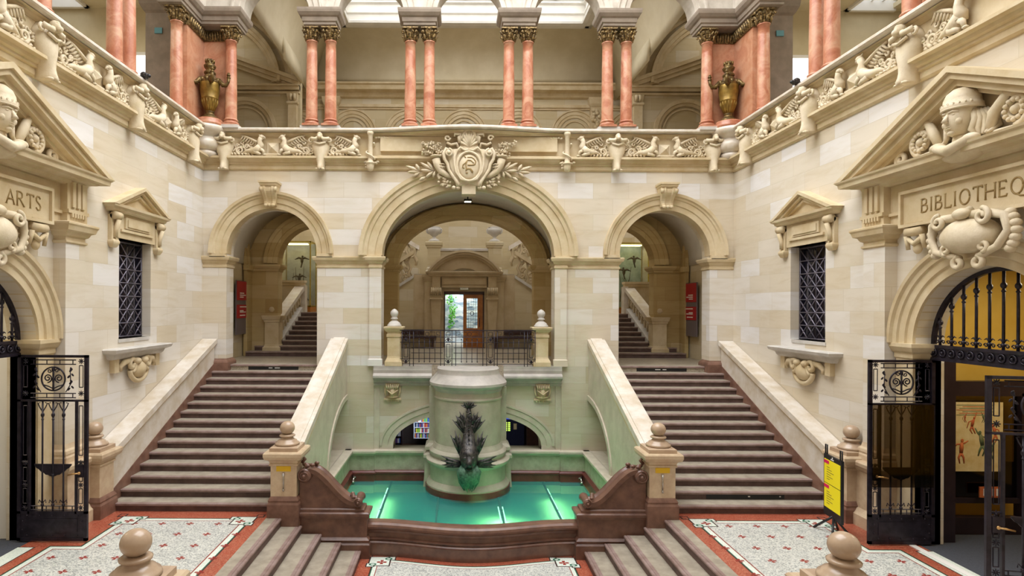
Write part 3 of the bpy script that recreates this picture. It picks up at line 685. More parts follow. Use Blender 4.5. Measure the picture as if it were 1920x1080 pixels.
# scroll walls flanking the basin
for s in (-1, 1):
    T = mX(s); t = thing('marble_scroll', (s*2.5, -4.85, -.75), 'brown marble scroll at the %s corner of the fountain basin' % LR[s], 'scroll', 'marble scrolls')
    a = MB(T); a.mould(1.93, 3.18, -5.02, -4.66, [(-.75, .06), (-.5, .06), (-.47, .03), (-.42, .05), (-.38, .0), (-.04, .0), (-.03, .03), (.02, .05), (.06, .05), (.08, .02)])
    a.build('base', 'brown_marble', t)
    a = MB(T); pts = [(1.98, .08), (1.98, .13), (3.16, .13), (3.16, .8)]
    # S-curve silhouette
    cur = []
    for i in range(25):
        f = i/24; x = 3.0-.86*f; z = .80*(1-f)**1.0+.22*f; z = .22+.60*(.5+.5*math.cos(PI*f))*(1.0)-.02*math.sin(PI*f); cur.append((x, z))
    body = [(2.0, .08)]+[(3.17, .08), (3.17, .75)]+cur
    a.prism(body, 'y', -4.97, -4.70); a.mould(2.0, 3.14, -4.99, -4.68, [(.06, .02), (.12, .02), (.14, 0)]); a.build('panel', 'brown_marble', t)
    a = MB(T); secs = []
    for i, (x, z) in enumerate(cur):
        x2, z2 = cur[min(i+1, 24)]; x1, z1 = cur[max(i-1, 0)]; d = Vector((x2-x1, 0, z2-z1)).normalized(); n_ = Vector((-d.z, 0, d.x)); n_ = n_ if n_.z > 0 else -n_
        secs.append([(x-n_.x*.03, -5.02, z-n_.z*.03), (x+n_.x*.05, -5.03, z+n_.z*.05), (x+n_.x*.05, -4.97, z+n_.z*.05), (x+n_.x*.02, -4.93, z+n_.z*.02), (x+n_.x*.02, -4.74, z+n_.z*.02), (x+n_.x*.05, -4.70, z+n_.z*.05), (x+n_.x*.05, -4.65, z+n_.z*.05), (x-n_.x*.03, -4.65, z-n_.z*.03)])
    a.loft(secs, sm=False); a.build('scroll_band', 'brown_marble', t)
    for nm, cx, cz, r in (('upper_volute', 3.07, .74, .13), ('lower_volute', 2.09, .26, .085)):
        a = MB(T); a.lathe([(0, -.2), (r, -.2), (r, .2), (0, .2)], seg=28) if False else None
        ring = [[(cx+rr*math.cos(2*PI*i/28), y, cz+rr*math.sin(2*PI*i/28)) for i in range(28)] for rr, y in ((r*.15, -5.06), (r*.8, -5.05), (r, -5.02), (r*.85, -4.98), (r*.8, -4.84), (r*.85, -4.70), (r, -4.66), (r*.8, -4.63), (r*.1, -4.62))]
        a.loft(ring)
        a.tube(spiral(cx, -5.055, cz, r*.86, r*.25, 1.6, 40, a0=PI/2, sgn=-1), r*.11, 8); a.ell((cx, -5.07, cz), (r*.25, .035, r*.25))
        a.tube([(cx+(.0), y, cz) for y in (-5.0, -4.68)], r*.6, 10)
        v = a.build(nm, 'brown_marble', t)
    a = MB(T)
    for i in range(5):
        rr = random.Random(i+5); a.ell((3.03+.03*i*(1 if i % 2 else -1), -4.96+.06*i, .89+rr.uniform(-.02, .03)), (.05, .035, .035))
    for i in range(4): a.ell((2.18+.02*i, -4.96+.08*i, .33), (.04, .03, .03))
    a.tube([(3.16, -4.84, .93), (3.1, -4.84, 1.0), (3.14, -4.84, 1.03)], .03, 8); a.build('acanthus', 'brown_marble', t)
# bowed basin wall
t = thing('fountain_basin', (0, -5.2, -.75), 'bowed brown marble front wall of the fountain basin', 'basin')
def bowsweep(prof, n=28, x=1.95):
    a = MB(); secs = []
    for i in range(n+1):
        xx = -x+2*x*i/n; secs.append([(xx, yb(xx)+v, z) for v, z in prof])
    return a.loft(secs, sm=False)
a = bowsweep([(0, -.75), (0, -.52), (.40, -.52), (.40, -1.1), (.05, -1.1)]); a.build('plinth', 'brown_marble', t)
a = bowsweep([(-.0, -.53), (-.02, -.50), (-.0, -.48), (.03, -.475), (.03, -.455), (.0, -.44), (.06, -.42), (.36, -.42), (.36, -.53)]); a.build('moulding', 'brown_marble', t)
a = bowsweep([(.06, -.43), (.08, -.36), (.06, -.30), (.01, -.26), (-.015, -.22), (0, -.18), (.05, -.155), (.12, -.15), (.28, -.16), (.34, -.2), (.36, -.43)]); a.build('rim', 'brown_marble', t)
# glass floor over the basin with lights below
xs = [-3.05, -2.0, -.73, .73, 2.0, 3.05]
tg = []
for i in range(5):
    a = MB(); a.box(xs[i]+.02, xs[i+1]-.02, -4.62, -.07, -.83, -.80)
    lab = ['teal glass floor panel along the left edge of the basin', 'teal glass floor panel between left edge and fountain', 'middle teal glass floor panel in front of the fountain', 'teal glass floor panel between fountain and right edge', 'teal glass floor panel along the right edge of the basin'][i]
    tag(a.build('glass_floor', 'teal_glass'), lab, 'glass panel', 'glass floor panels')
for i in range(1, 5):
    a = MB(); a.box(xs[i]-.02, xs[i]+.02, -4.62, -.07, -.835, -.797)
    for y in (-1.2, -2.3, -3.4, -4.4): a.box(xs[i]-.045, xs[i]+.045, y-.02, y+.02, -.8, -.793)
    tag(a.build('glazing_bar', 'steel_seam'), ['leftmost', 'second from left', 'third from left', 'rightmost'][i-1]+' metal joint running between the teal glass panels', 'glazing bar', 'glazing bars')
for x, y0, y1, dr, lb in ((-2.06, -4.4, -.5, -1, 'light strip glowing under the glass at the left side of the basin'), (.69, -4.5, -1.9, -1, 'light strip glowing under the glass just left of the joint before the fountain'), (.79, -4.5, -1.9, 1, 'light strip glowing under the glass just right of the joint before the fountain'), (2.06, -4.4, -.5, 1, 'light strip glowing under the glass at the right side of the basin')):
    a = MB(); a.box(x-.012, x+.012, y0, y1, -.87, -.855); tag(a.build('light_strip', 'tube_light'), lb, 'light', 'lights under the glass floor')
    area('underglass_lamp', (x+dr*.03, (y0+y1)/2, -.88), .10, 62 if abs(x) > 1 else 62, rot=(0, -dr*math.radians(28), 0), col=(1, .93, .38), sizey=y1-y0-.1)
for s in (-1, 1):
    a = MB(mX(s)); a.tube([(2.98, -.35, -.72), (2.98, -.2, -.66), (3.02, -.14, -.66)], .025, 8); a.ell((2.97, -.38, -.73), (.05, .08, .045)); a.lathe([(.0, 0), (.05, 0), (.05, .03), (0, .04)], (2.98, -.14, -.70), 10)
    tag(a.build('floodlight', 'chrome'), 'small grey spotlight in the rear %s corner of the basin' % LR[s], 'spotlight', 'basin spotlights')

# ================================================================= FOUNTAIN
t = thing('fountain_pedestal', (0, -.6, -.8), 'half-round stone fountain pedestal rising from the glass floor under the landing', 'fountain')
def drum(prof, name, mat, ya=.08, seg=48):
    a = MB(Matrix.Translation((0, -.6, 0))); secs = []
    for r, z in prof:
        ring = [(r, .62, z)]+[(r*math.cos(-PI*i/seg), r*math.sin(-PI*i/seg), z) for i in range(seg+1)]+[(-r, .62, z)]
        secs.append(ring)
    a.loft(secs, sm=False); n0 = 0
    o = a.build(name, mat, t)
    me = o.data; me.polygons.foreach_set('use_smooth', [True]*len(me.polygons)); 
    try: me.set_sharp_from_angle(angle=.6)
    except Exception: pass
    return o
drum([(1.08, -.85), (1.08, -.66), (1.06, -.655)], 'skirting', 'red_skirting')
drum([(1.06, -.66), (1.06, -.62), (1.045, -.60), (.99, -.52), (.96, -.50), (.96, -.14), (.98, -.12), (1.05, -.08), (1.07, -.04), (1.07, .0), (1.04, .02), (.97, .04), (.95, .06), (.95, .1), (.97, .11), (.985, .15), (.985, .20), (.95, .24), (.90, .27), (.88, .33), (.86, .36), (.85, .40)], 'base', 'pedestal_stone')
drum([(.84, .38), (.84, 1.5), (.86, 1.51), (.87, 1.54), (.86, 1.57), (.84, 1.58), (.84, 1.72)], 'shaft', 'pedestal_stone')
drum([(.84, 1.70), (.86, 1.73), (.88, 1.76), (.88, 1.79), (.95, 1.84), (.985, 1.87), (.985, 1.93), (.96, 1.95), (.90, 2.01), (.84, 2.08), (.80, 2.13), (.79, 2.15), (.79, 2.262)], 'cornice', 'ledge_stone')
for s in (-1, 1):
    a = MB(); x0, x1 = sorted((s*.80, s*1.02)); a.mould(x0, x1, -.45, .1, [(-.8, .12), (-.55, .1), (-.1, .08), (-.06, .12), (.02, .12), (.06, .06), (.1, .02), (.14, .08), (.22, .08), (.3, 0), (.36, -.02), (1.68, -.02), (1.75, -.02)])
    a.build('pilaster', 'pedestal_stone', t)
# landing ledge each side
for s in (-1, 1):
    x0, x1 = sorted((s*.95, s*2.5)); a = MB(); pf = [(.0, 1.78), (.04, 1.80), (.05, 1.86), (.18, 1.92), (.2, 1.95), (.2, 2.0), (.1, 2.06), (.11, 2.14), (.105, 2.18), (.105, 2.256), (-.36, 2.256), (-.36, 1.78)]
    a.loft([[(x0, -v, z) for v, z in pf], [(x1, -v, z) for v, z in pf]], sm=False)
    a.box(x0, x1, -.0, .1, 1.72, 1.8)
    tag(a.build('landing_cornice', 'ledge_stone'), 'moulded stone ledge of the landing %s of the fountain pedestal' % LR[s], 'ledge', 'landing ledges')
    a = MB(FB(.07, s*2.0)); 
    a.mould(-.19, .19, -.0, .02, [(1.33, .0), (1.33, .04), (1.37, .04), (1.39, .02)])
    for i in range(6): a.box(-.165+i*.06, -.135+i*.06, 0, .05, 1.29, 1.34)
    a.loft([[(-.17+.34*k/8, .02+.13*math.sin(PI*k/8), z) for k in range(9)]+[(.17, 0, z), (-.17, 0, z)] for z in (1.40, 1.44)], sm=False)
    secs = []
    for i in range(9):
        f = i/8; hw = .17*(.65+.35*f); d = .06+.11*math.sin(PI*(.25+.6*f)); secs.append([(-hw+2*hw*k/10, d*math.sin(PI*k/10)+.01, 1.42+.28*f) for k in range(11)]+[(hw, 0, 1.42+.28*f), (-hw, 0, 1.42+.28*f)])
    a.loft(secs)
    for k in range(7): a.tube([(-.16+k*.053, .12, 1.76), (-.15+k*.05, .17, 1.70), (-.14+k*.046, .15, 1.64)], .02, 6)
    for u in (-1, 1): a.tube([(u*.19, .04, 1.72), (u*.2, .06, 1.56), (u*.17, .08, 1.44)], .025, 6)
    a.tube([(-.16, .13, 1.62), (0, .18, 1.5), (.16, .13, 1.62)], .018, 6)
    a.mould(-.19, .19, 0, .1, [(1.73, 0), (1.78, .0)])
    tag(a.build('corbel', 'trim_stone'), 'carved stone corbel on the wall %s of the fountain, over the low arch' % LR[s], 'corbel', 'carved corbels beside the fountain')
# dolphin
t = thing('dolphin_sculpture', (0, -1.6, -.6), 'dark bronze dolphin water spout with raised tail and green beard on the fountain', 'sculpture')
a = MB(); path = [(0, -1.5, 1.42), (0, -1.52, 1.3), (.01, -1.54, 1.15), (-.02, -1.56, .98), (0, -1.58, .8), (0, -1.64, .62), (0, -1.75, .45), (0, -1.86, .28), (0, -1.93, .14), (0, -1.96, .04)]
a.tube(path, [.05, .055, .075, .10, .13, .17, .21, .225, .19, .12], 20)
a.ell((0, -1.9, .33), (.19, .17, .2), 18, 12); a.ell((-.09, -2.03, .30), (.05, .04, .05)); a.ell((.09, -2.03, .30), (.05, .04, .05))
a.tube([(0, -2.0, .3), (0, -2.1, .2), (0, -2.13, .12)], [.09, .075, .05], 12)   # snout
ring = [(.085*math.cos(2*PI*i/16), -2.1-.02*math.sin(2*PI*i/16), .10+.065*math.sin(2*PI*i/16)) for i in range(16)]
a.tube(ring, .026, 8, closed=True)
for i in range(60):   # scales
    r_ = random.Random(i); f = r_.uniform(.1, .75); k = int(f*9); p = Vector(path[k]).lerp(Vector(path[k+1]), f*9-k); rr = [.05, .055, .075, .10, .13, .17, .21, .225, .19, .12][k]; th = r_.uniform(-2.9, -.25)
    a.ell((p.x+rr*math.cos(th), p.y+rr*math.sin(th), p.z), (.028, .02, .028), 6, 4)
for i in range(9): a.tube([(0, -1.62-.028*i, 1.2-.1*i), (0, -1.72-.035*i, 1.22-.1*i)], [.03, .008], 6)
a.build('body', 'dolphin_bronze', t)
def fan(name, o, dirs, lens, wd=.05, mat='dolphin_bronze', th=.03):
    a = MB(); O = Vector(o); tips = []
    for d, L in zip(dirs, lens):
        d = Vector(d).normalized(); m_ = O+d*L*.5+Vector((0, -.03, 0)); tp = O+d*L; tips.append(tp); a.tube([O, m_, tp], [wd, wd*.7, .006], 7)
    for i in range(len(tips)-1):
        n1 = O+(tips[i]-O)*.86; n2 = O+(tips[i+1]-O)*.86; mid = O+((tips[i]+tips[i+1])/2-O)*.75; f_ = Vector((0, th*.5, 0))
        V = [O-f_, n1-f_, mid-f_, n2-f_, O+f_, n1+f_, mid+f_, n2+f_]
        a.add([tuple(v) for v in V], [(0, 1, 2, 3), (4, 5, 6, 7), (0, 1, 5, 4), (1, 2, 6, 5), (2, 3, 7, 6), (3, 0, 4, 7)])
    return a.build(name, mat, t)
fan('tail_fin', (0, -1.52, 1.38), [(-1, -.3, .45), (-.6, -.3, .8), (-.2, -.35, 1), (.2, -.35, 1), (.6, -.3, .8), (1, -.3, .45)], [.22, .22, .2, .2, .22, .22], .03)
for s in (-1, 1):
    fan('rear_fin', (s*.09, -1.56, .78), [(s*.9, -.05, 1.0), (s*.55, -.1, 1.1), (s*.25, -.05, 1.1), (s*.08, 0, 1)], [.46, .5, .42, .3], .04)
    fan('rear_fin', (s*.08, -1.56, .98), [(s*.5, -.02, .5), (s*.35, -.02, .8), (s*.15, 0, .9)], [.32, .36, .3], .04)
    fan('side_fin', (s*.17, -1.72, .3), [(s*.55, -.05, 1), (s*.3, -.1, 1.1), (s*.1, -.1, 1)], [.56, .62, .52], .06)
    fan('lower_fin', (s*.14, -1.78, .1), [(s*1, -.1, .42), (s*1.05, -.12, .22), (s*1, -.1, .0), (s*.9, -.1, -.12)], [.56, .54, .5, .44], .065)
a = MB()
for i in range(46):
    r_ = random.Random(i+90); th = r_.uniform(-2.9, -.2); x0 = .2*math.cos(th); y0 = -1.78+.16*math.sin(th); L = r_.uniform(.22, .45)
    a.tube([(x0*.8, y0-.04, .10), (x0*1.3, y0-.12, -.04), (x0*1.1, y0-.08, -.18-.25*L), (x0*.6, y0-.0, -.02-1.15*L)], [.035, .05, .035, .008], 6)
a.ell((0, -1.84, -.10), (.2, .17, .24), 14, 10); a.build('beard', 'verdigris', t)

# ================================================================= ARCADE TRIM
KEY = {-1: 'left', 0: 'middle', 1: 'right'}
for s in (-1, 1):
    a = MB(FB(0)); cx = s*XS
    a.archring(cx, 5.22, RI, RI, [(-.012, -.3), (-.012, .04), (.12, .05), (.14, .08), (.27, .09), (.29, .12), (.33, .13), (.36, .17), (.43, .18), (.43, -.02)], seg=48)
    for u in (-1, 1): a.box(*sorted((cx+u*RI, cx+u*(RI+.42))), -.02, .12, 5.12, 5.22)
    tag(a.build('archivolt', 'trim_stone'), 'moulded stone arch ring over the %s stair arch' % LR[s], 'arch moulding', 'arch mouldings')
    a = MB(FB(0)); secs = []
    for i in range(11):
        f = i/10; z = 6.98-.50*f; hw = .20-.06*f; d = .34-.12*f+.05*math.sin(2*PI*f); secs.append([(cx-hw, 0, z), (cx-hw, d, z), (cx-hw*.5, d+.03, z), (cx-hw*.35, d-.0, z), (cx+hw*.35, d, z), (cx+hw*.5, d+.03, z), (cx+hw, d, z), (cx+hw, 0, z)])
    a.loft(secs, sm=False); a.mould(cx-.18, cx+.18, 0, .36, [(6.96, .02), (6.99, .04), (7.02, .04), (7.04, .07), (7.09, .07)])
    for u in (-1, 1): a.tube([(cx+u*.21, .32, 6.88), (cx+u*.14, .34, 6.88)], .07, 10)
    for u in (-.09, 0, .09): a.ell((cx+u, .24, 6.47), (.055, .06, .05))
    tag(a.build('keystone', 'trim_stone'), 'scrolled keystone bracket at the crown of the %s stair arch' % LR[s], 'keystone', 'keystones')
a = MB(FB(0)); a.archring(0, 5.18, 2.30, 1.81, [(-.012, -.3), (-.012, .05), (.16, .06), (.18, .10), (.36, .11), (.38, .15), (.46, .16), (.50, .21), (.60, .22), (.60, -.02)], seg=64)
for u in (-1, 1): a.box(*sorted((u*2.3, u*2.88)), -.02, .14, 5.1, 5.19)
tag(a.build('archivolt', 'trim_stone'), 'wide moulded stone arch ring over the middle arch under the crest', 'arch moulding', 'arch mouldings')
CAPS = [(-7.07, -6.44, 'far left pier'), (-4.02, -2.30, 'pier between left and middle arch'), (2.30, 4.02, 'pier between middle and right arch'), (6.44, 7.07, 'far right pier')]
for x0, x1, lab in CAPS:
    a = MB(); a.mould(x0, x1, .0, .5, [(4.84, .004), (4.86, .025), (4.90, .025), (4.91, .004), (4.95, .004), (4.97, .03), (5.03, .06), (5.05, .10), (5.11, .12), (5.14, .12), (5.15, .09)])
    if x0 > -7 and x1 < 7:
        q = -2.62 if x0 < 0 else 2.30; a.mould(q, q+.32, -.07, .02, [(4.84, .0), (4.86, .025), (4.90, .025), (4.95, .0), (4.97, .03), (5.03, .06), (5.05, .10), (5.11, .12), (5.14, .12), (5.15, .09)])
        p2 = MB(); p2.mould(q, q+.32, -.07, .02, [(2.25, .03), (2.42, .03), (2.44, 0), (4.85, 0)])
        tag(p2.build('pier_strip', 'wall_stone'), 'flat upright stone strip at the edge of the '+lab, 'pilaster', 'pier strips')
    tag(a.build('pier_capital', 'trim_stone'), 'moulded stone capital of the '+lab, 'capital', 'pier capitals')
# landing lamp
a = MB(); a.box(-.11, .11, .75, .95, 6.78, 6.84); a.m = 1; a.box(-.09, .09, .77, .93, 6.772, 6.781); a.m = 0; a.box(-.02, .02, .83, .87, 6.83, 7.1)
tag(a.build('ceiling_lamp', ['black_plastic', 'lamp_white']), 'small lit spotlight under the crown of the middle arch', 'lamp')

# ================================================================= BALUSTRADE OF THE UPPER FLOOR
def bow(u): return .34*(.5+.5*math.cos(PI*min(1, abs(u)/2.7)))
def sweepw(prof, us, T, name, mat, parent, fb=None):
    a = MB(T); a.loft([[(u, v+((fb(u)) if (fb and v > .1) else 0), z) for v, z in prof] for u in us], sm=False); return a.build(name, mat, parent)
COP = [(-.3, 8.385), (.16, 8.385), (.2, 8.40), (.3, 8.41), (.33, 8.43), (.33, 8.47), (.31, 8.49), (-.3, 8.49)]
BED = [(-.2, 8.30), (.10, 8.30), (.13, 8.33), (.15, 8.37), (.22, 8.386), (-.2, 8.386)]
FRZ = [(-.2, 7.7), (.09, 7.7), (.09, 8.32), (-.2, 8.32)]
CRN = [(-.2, 7.44), (.03, 7.44), (.06, 7.47), (.06, 7.57), (.10, 7.585), (.10, 7.63), (.15, 7.65), (.17, 7.70), (.26, 7.715), (.26, 7.765), (.22, 7.78), (-.2, 7.78)]
def balustrade(T, us, label, fb=None, loc=(0, 0, 7.44)):
    t = thing('balustrade', loc, label, 'balustrade', 'balustrades of the upper floor')
    sweepw(COP, us, T, 'coping', 'coping_marble', t, fb); sweepw(BED, us, T, 'moulding', 'trim_stone', t, fb); sweepw(FRZ, us, T, 'panel', 'trim_stone', t); sweepw(CRN, us, T, 'cornice', 'trim_stone', t); return t
t = balustrade(FB(0), [-7.07]+[-2.7+5.4*i/24 for i in range(25)]+[7.07], 'stone balustrade of the upper floor across the rear wall, bowed over the crest', bow, (0, 0, 7.44))
for u0, u1 in ((-2.33, -.6), (.6, 2.33)):
    a = MB(FB(0)); a.box(u0, u1, .08, .2, 7.92, 8.3); a.build('plain_panel', 'trim_stone', t)
a = MB(FB(0)); pf = [(.05, 7.60), (.12, 7.62), (.2, 7.66), (.24, 7.72), (.24, 7.78), (.05, 7.84)]; a.loft([[(u, v, z) for v, z in pf] for u in (-2.4, 2.4)], sm=False); a.build('band', 'trim_stone', t)
for s in (-1, 1): balustrade(FS(s, W), [-18, 0], 'stone balustrade of the upper floor along the %s side wall' % LR[s], None, (s*7.0, -9, 7.44))

# shield-shaped herms, griffins, pyramids
def herm(T, label):
    a = MB(T); secs = []
    for w_, hw, d in ((8.3, .13, .16), (8.2, .21, .21), (8.1, .26, .25), (8.0, .245, .27), (7.9, .21, .28), (7.8, .17, .28), (7.7, .135, .275), (7.6, .105, .28), (7.52, .095, .30), (7.45, .105, .33), (7.42, .10, .31)):
        secs.append([(hw*math.cos(PI*k/14), .06+(d-.02)*math.sin(PI*k/14)**.8, w_-(.05 if w_ < 7.5 and k == 7 else 0)) for k in range(15)])
    a.loft(secs)
    for u in (-1, 0, 1): a.ell((u*.08, .28, 7.42), (.05, .07, .03), 8, 6)
    o = a.build('herm_shield', 'carved_stone'); tag(o, label, 'carved shield', 'shield brackets of the balustrade')
    b_ = MB(T); b_.ell((0, .3, 8.28), (.075, .10, .10), 12, 8); b_.ell((0, .38, 8.24), (.05, .06, .055), 10, 7); b_.ell((0, .34, 8.33), (.05, .05, .04), 8, 6)
    for u in (-1, 1):
        b_.tube([(u*.04, .3, 8.24), (u*.1, .34, 8.19), (u*.17, .32, 8.2), (u*.23, .27, 8.22)], [.05, .045, .045, .05], 8); b_.tube(spiral(u*.24, .26, 8.17, .055, .02, 1.2, 14, a0=PI/2, sgn=-u), .025, 6)
    b_.tube([(-.15, .3, 8.12), (0, .34, 8.06), (.15, .3, 8.12)], .03, 6)
    h = b_.build('ram_head', 'carved_stone', o)
    return o
def griffin(T, label):
    """relief in frame T facing +u; chest at u = 0.30 from the pyramid centre negative side"""
    a = MB(T); V = .12
    a.tube([(-.74, V, 7.86), (-.6, V+.02, 7.92), (-.48, V+.05, 7.91), (-.34, V+.08, 7.93), (-.24, V+.09, 8.02)], [.03, .05, .075, .10, .09], 12)
    a.tube([(-.27, V+.07, 7.97), (-.23, V+.09, 8.07), (-.26, V+.1, 8.17), (-.22, V+.11, 8.25)], [.10, .085, .06, .06], 12)
    a.ell((-.205, V+.11, 8.27), (.07, .06, .055), 12, 8); a.tube([(-.18, V+.11, 8.27), (-.12, V+.11, 8.25), (-.10, V+.1, 8.215)], [.035, .022, .008], 7); a.tube([(-.18, V+.11, 8.235), (-.13, V+.11, 8.22)], [.02, .01], 6)
    a.tube([(-.25, V+.11, 8.3), (-.28, V+.1, 8.34)], [.025, .008], 6)
    a.tube([(-.24, V+.1, 7.95), (-.16, V+.12, 7.9), (-.14, V+.12, 7.82)], [.055, .04, .03], 8); a.ell((-.12, V+.12, 7.80), (.05, .04, .025), 8, 5)
    a.tube([(-.4, V+.1, 7.88), (-.3, V+.12, 7.84), (-.22, V+.12, 7.81)], [.06, .045, .03], 8)
    a.tube([(-.33, V+.1, 8.13), (-.45, V+.08, 8.20), (-.6, V+.06, 8.27), (-.78, V+.03, 8.33)], [.03, .03, .028, .02], 8)
    for i in range(7):
        f = i/6; bx = -.33-.38*f; bz = 8.14+.15*f; a.tube([(bx, V+.06, bz), (bx-.06, V+.04, bz-.07), (bx-.16, V, bz-.11)], [.022, .022, .006], 5)
    a.tube(spiral(-.80, V+.03, 7.93, .10, .02, 1.5, 26, a0=-PI/2, sgn=-1), [.035-.0008*i for i in range(27)], 7)
    a.tube(spiral(-.62, V+.02, 8.04, .06, .015, 1.3, 18, a0=0), .02, 6)
    r_ = random.Random(int(T[0][3]*100)+3)
    for k in range(5): a.tube(spiral(-.5-.13*k, V+.01, 8.0+.07*((k*3) % 4), .06, .015, 1.1, 12, a0=k, sgn=1 if k % 2 else -1), .02, 5)
    for k in range(6): a.tube([(-.45-.09*k, V, 7.80), (-.47-.09*k, V+.05, 7.84), (-.52-.09*k, V, 7.86)], [.03, .03, .01], 5)
    for i in range(34): a.ell((-.42-r_.random()*.6, V+.02, 7.82+r_.random()*.26), (.04, .03, .022), 7, 5, rot=Matrix.Rotation(r_.uniform(-1, 1), 3, 'Y'))
    return tag(a.build('griffin_relief', 'carved_stone'), label, 'griffin', 'griffin reliefs of the balustrade')
def pyramid(T, label):
    a = MB(T); a.mould(-.14, .14, .05, .2, [(7.79, .01), (7.82, .02), (7.84, .02)]); a.box(-.15, .15, .05, .14, 7.84, 8.14)
    a.add([(-.13, .14, 7.86), (.13, .14, 7.86), (.13, .14, 8.12), (-.13, .14, 8.12), (0, .27, 7.99)], [(0, 1, 4), (1, 2, 4), (2, 3, 4), (3, 0, 4), (0, 3, 2, 1)])
    return tag(a.build('pyramid_block', 'carved_stone'), label, 'pyramid', 'pyramid blocks of the balustrade')
for s in (-1, 1):
    for x, lab in ((6.45, 'at the far %s end of the rear balustrade'), (3.9, 'on the rear balustrade under the %s outer column pair')):
        herm(FB(0, s*x), 'ram-headed stone shield bracket '+lab % LR[s])
    pyramid(FB(0, s*5.17), 'small pointed stone block between two griffins on the %s half of the rear balustrade' % LR[s])
    for fl, w_ in ((False, 'left'), (True, 'right')):
        griffin(FB(0, s*5.17+(.07 if fl else -.07), 0, fl), 'stone griffin on the %s of the pointed block, %s half of the rear balustrade' % (w_, LR[s]))
    griffin(FB(0, s*(2.75)*1.0+.0, 0, s > 0), 'single stone griffin facing the %s ribboned torch on the rear balustrade' % LR[s])
    a = MB(FB(0, s*2.58)); a.lathe([(.0, 7.36), (.05, 7.38), (.085, 7.44), (.095, 7.5), (.10, 7.56), (.12, 7.57), (.12, 7.6), (.075, 7.62), (.065, 7.7), (.06, 8.3), (.075, 8.32), (.09, 8.35), (.09, 8.40), (0, 8.41)], (0, .26, 0), 18)
    rib = [(.11*math.cos(2.2*2*PI*i/40*.5), .26+.10*math.sin(2.2*2*PI*i/40*.5), 7.68+.42*i/40) for i in range(41)]; a.tube(rib, .022, 6)
    for i in range(10): q = random.Random(i+int(s)); a.ell((q.uniform(-.2, .2), .2, 7.52+q.uniform(-.05, .12)), (.05, .04, .03), 7, 5)
    for i in range(6): a.ell((-s*(.14+.07*i), .18, 8.27+.01*(i % 2)), (.045, .03, .03), 7, 5)
    tag(a.build('torch_relief', 'carved_stone'), 'carved stone torch wrapped with a ribbon, %s of the crest on the balustrade' % LR[s], 'torch', 'carved torches')
    HY = (-1.0, -3.65, -6.33, -9.0)
    for i, y in enumerate(HY[:3]):
        herm(FS(s, W, y), 'ram-headed stone shield bracket on the %s side balustrade, %s' % (LR[s], ['nearest the rear corner', 'above the pedimented window', 'above the portal pediment'][i]))
    for i, y in enumerate(((HY[0]+HY[1])/2, (HY[1]+HY[2])/2, (HY[2]+HY[3])/2)):
        wh = ['rear', 'second', 'nearest'][i]
        if i < 2: pyramid(FS(s, W, y), 'pointed stone block between griffins on the %s side balustrade, %s one' % (LR[s], wh))
        for fl in ((False, True) if i < 2 else (True,)):
            griffin(FS(s, W, y+(.07 if fl else -.07), 0, fl), 'stone griffin on the %s side balustrade, %s pair, facing the %s' % (LR[s], wh, 'viewer' if fl else 'corner') if i < 2 else 'stone griffin on the %s side balustrade nearest the viewer' % LR[s])
    # rounded corner corbel under the urn
    a = MB(Matrix.Translation((s*6.95, -.12, 0))); a.lathe([(.02, 7.72), (.22, 7.73), (.3, 7.8), (.3, 7.86), (.26, 7.9), (.34, 7.93), (.40, 8.0), (.42, 8.1), (.38, 8.2), (.34, 8.24), (.38, 8.28), (.5, 8.34), (.56, 8.39), (.58, 8.44), (.58, 8.505), (0, 8.51)], seg=40)
    tag(a.build('corner_corbel', 'coping_marble'), 'rounded stone corbel in the rear %s corner carrying the bronze urn' % LR[s], 'corbel', 'corner corbels')
    # security cameras
    a = MB(Matrix.Translation((s*6.76, -3.62 if s < 0 else -3.45, 8.52))); a.box(-.06, .06, -.05, .05, -.03, .02); a.ell((0, 0, .05), (.07, .07, .06)); a.tube([(0, -.02, .05), (-s*.12, -.06, .0)], .045, 10); a.ell((-s*.13, -.07, -.0), (.05, .04, .04))
    tag(a.build('security_camera', 'black_plastic'), 'small black security camera on the %s side balustrade' % LR[s], 'camera', 'security cameras')

# ================================================================= CREST
CT = FB(.0)
def zc(x, y): return ((x-950)*.001858, 8.496-y*.001858)
t = thing('crest', (0, -.4, 6.9), 'large carved stone crest with monogram, shell and horns of plenty over the middle arch', 'crest')
a = MB(CT); oc = zc(950, 560)
out = [(950, 40), (1010, 60), (1060, 120), (1080, 200), (1100, 290), (1230, 310), (1290, 370), (1250, 470), (1230, 560), (1200, 640), (1150, 720), (1110, 790), (1130, 850), (1040, 830), (950, 800)]
pol = [zc(*p) for p in out]+[zc(1900-p[0], p[1]) for p in out[::-1][1:-1]]
k = len(pol); 
secs = [[(p[0], .18, p[1]) for p in pol], [(p[0], .36, p[1]) for p in pol], [(p[0]*.9, .42, oc[1]+(p[1]-oc[1])*.93) for p in pol], [(p[0]*.6, .47, oc[1]+(p[1]-oc[1])*.6) for p in pol]]
a.loft(secs, sm=False); a.box(-.18, .18, .0, .4, 6.76, 7.06); a.build('shield', 'carved_stone', t)
a = MB(CT); a.ell((oc[0], .44, oc[1]), (.275, .11, .335), 36, 20); a.build('oval', 'carved_stone', t)
a = MB(CT); a.tube([(.31*math.cos(2*PI*i/48), .5, oc[1]+.375*math.sin(2*PI*i/48)) for i in range(48)], .035, 8, closed=True)
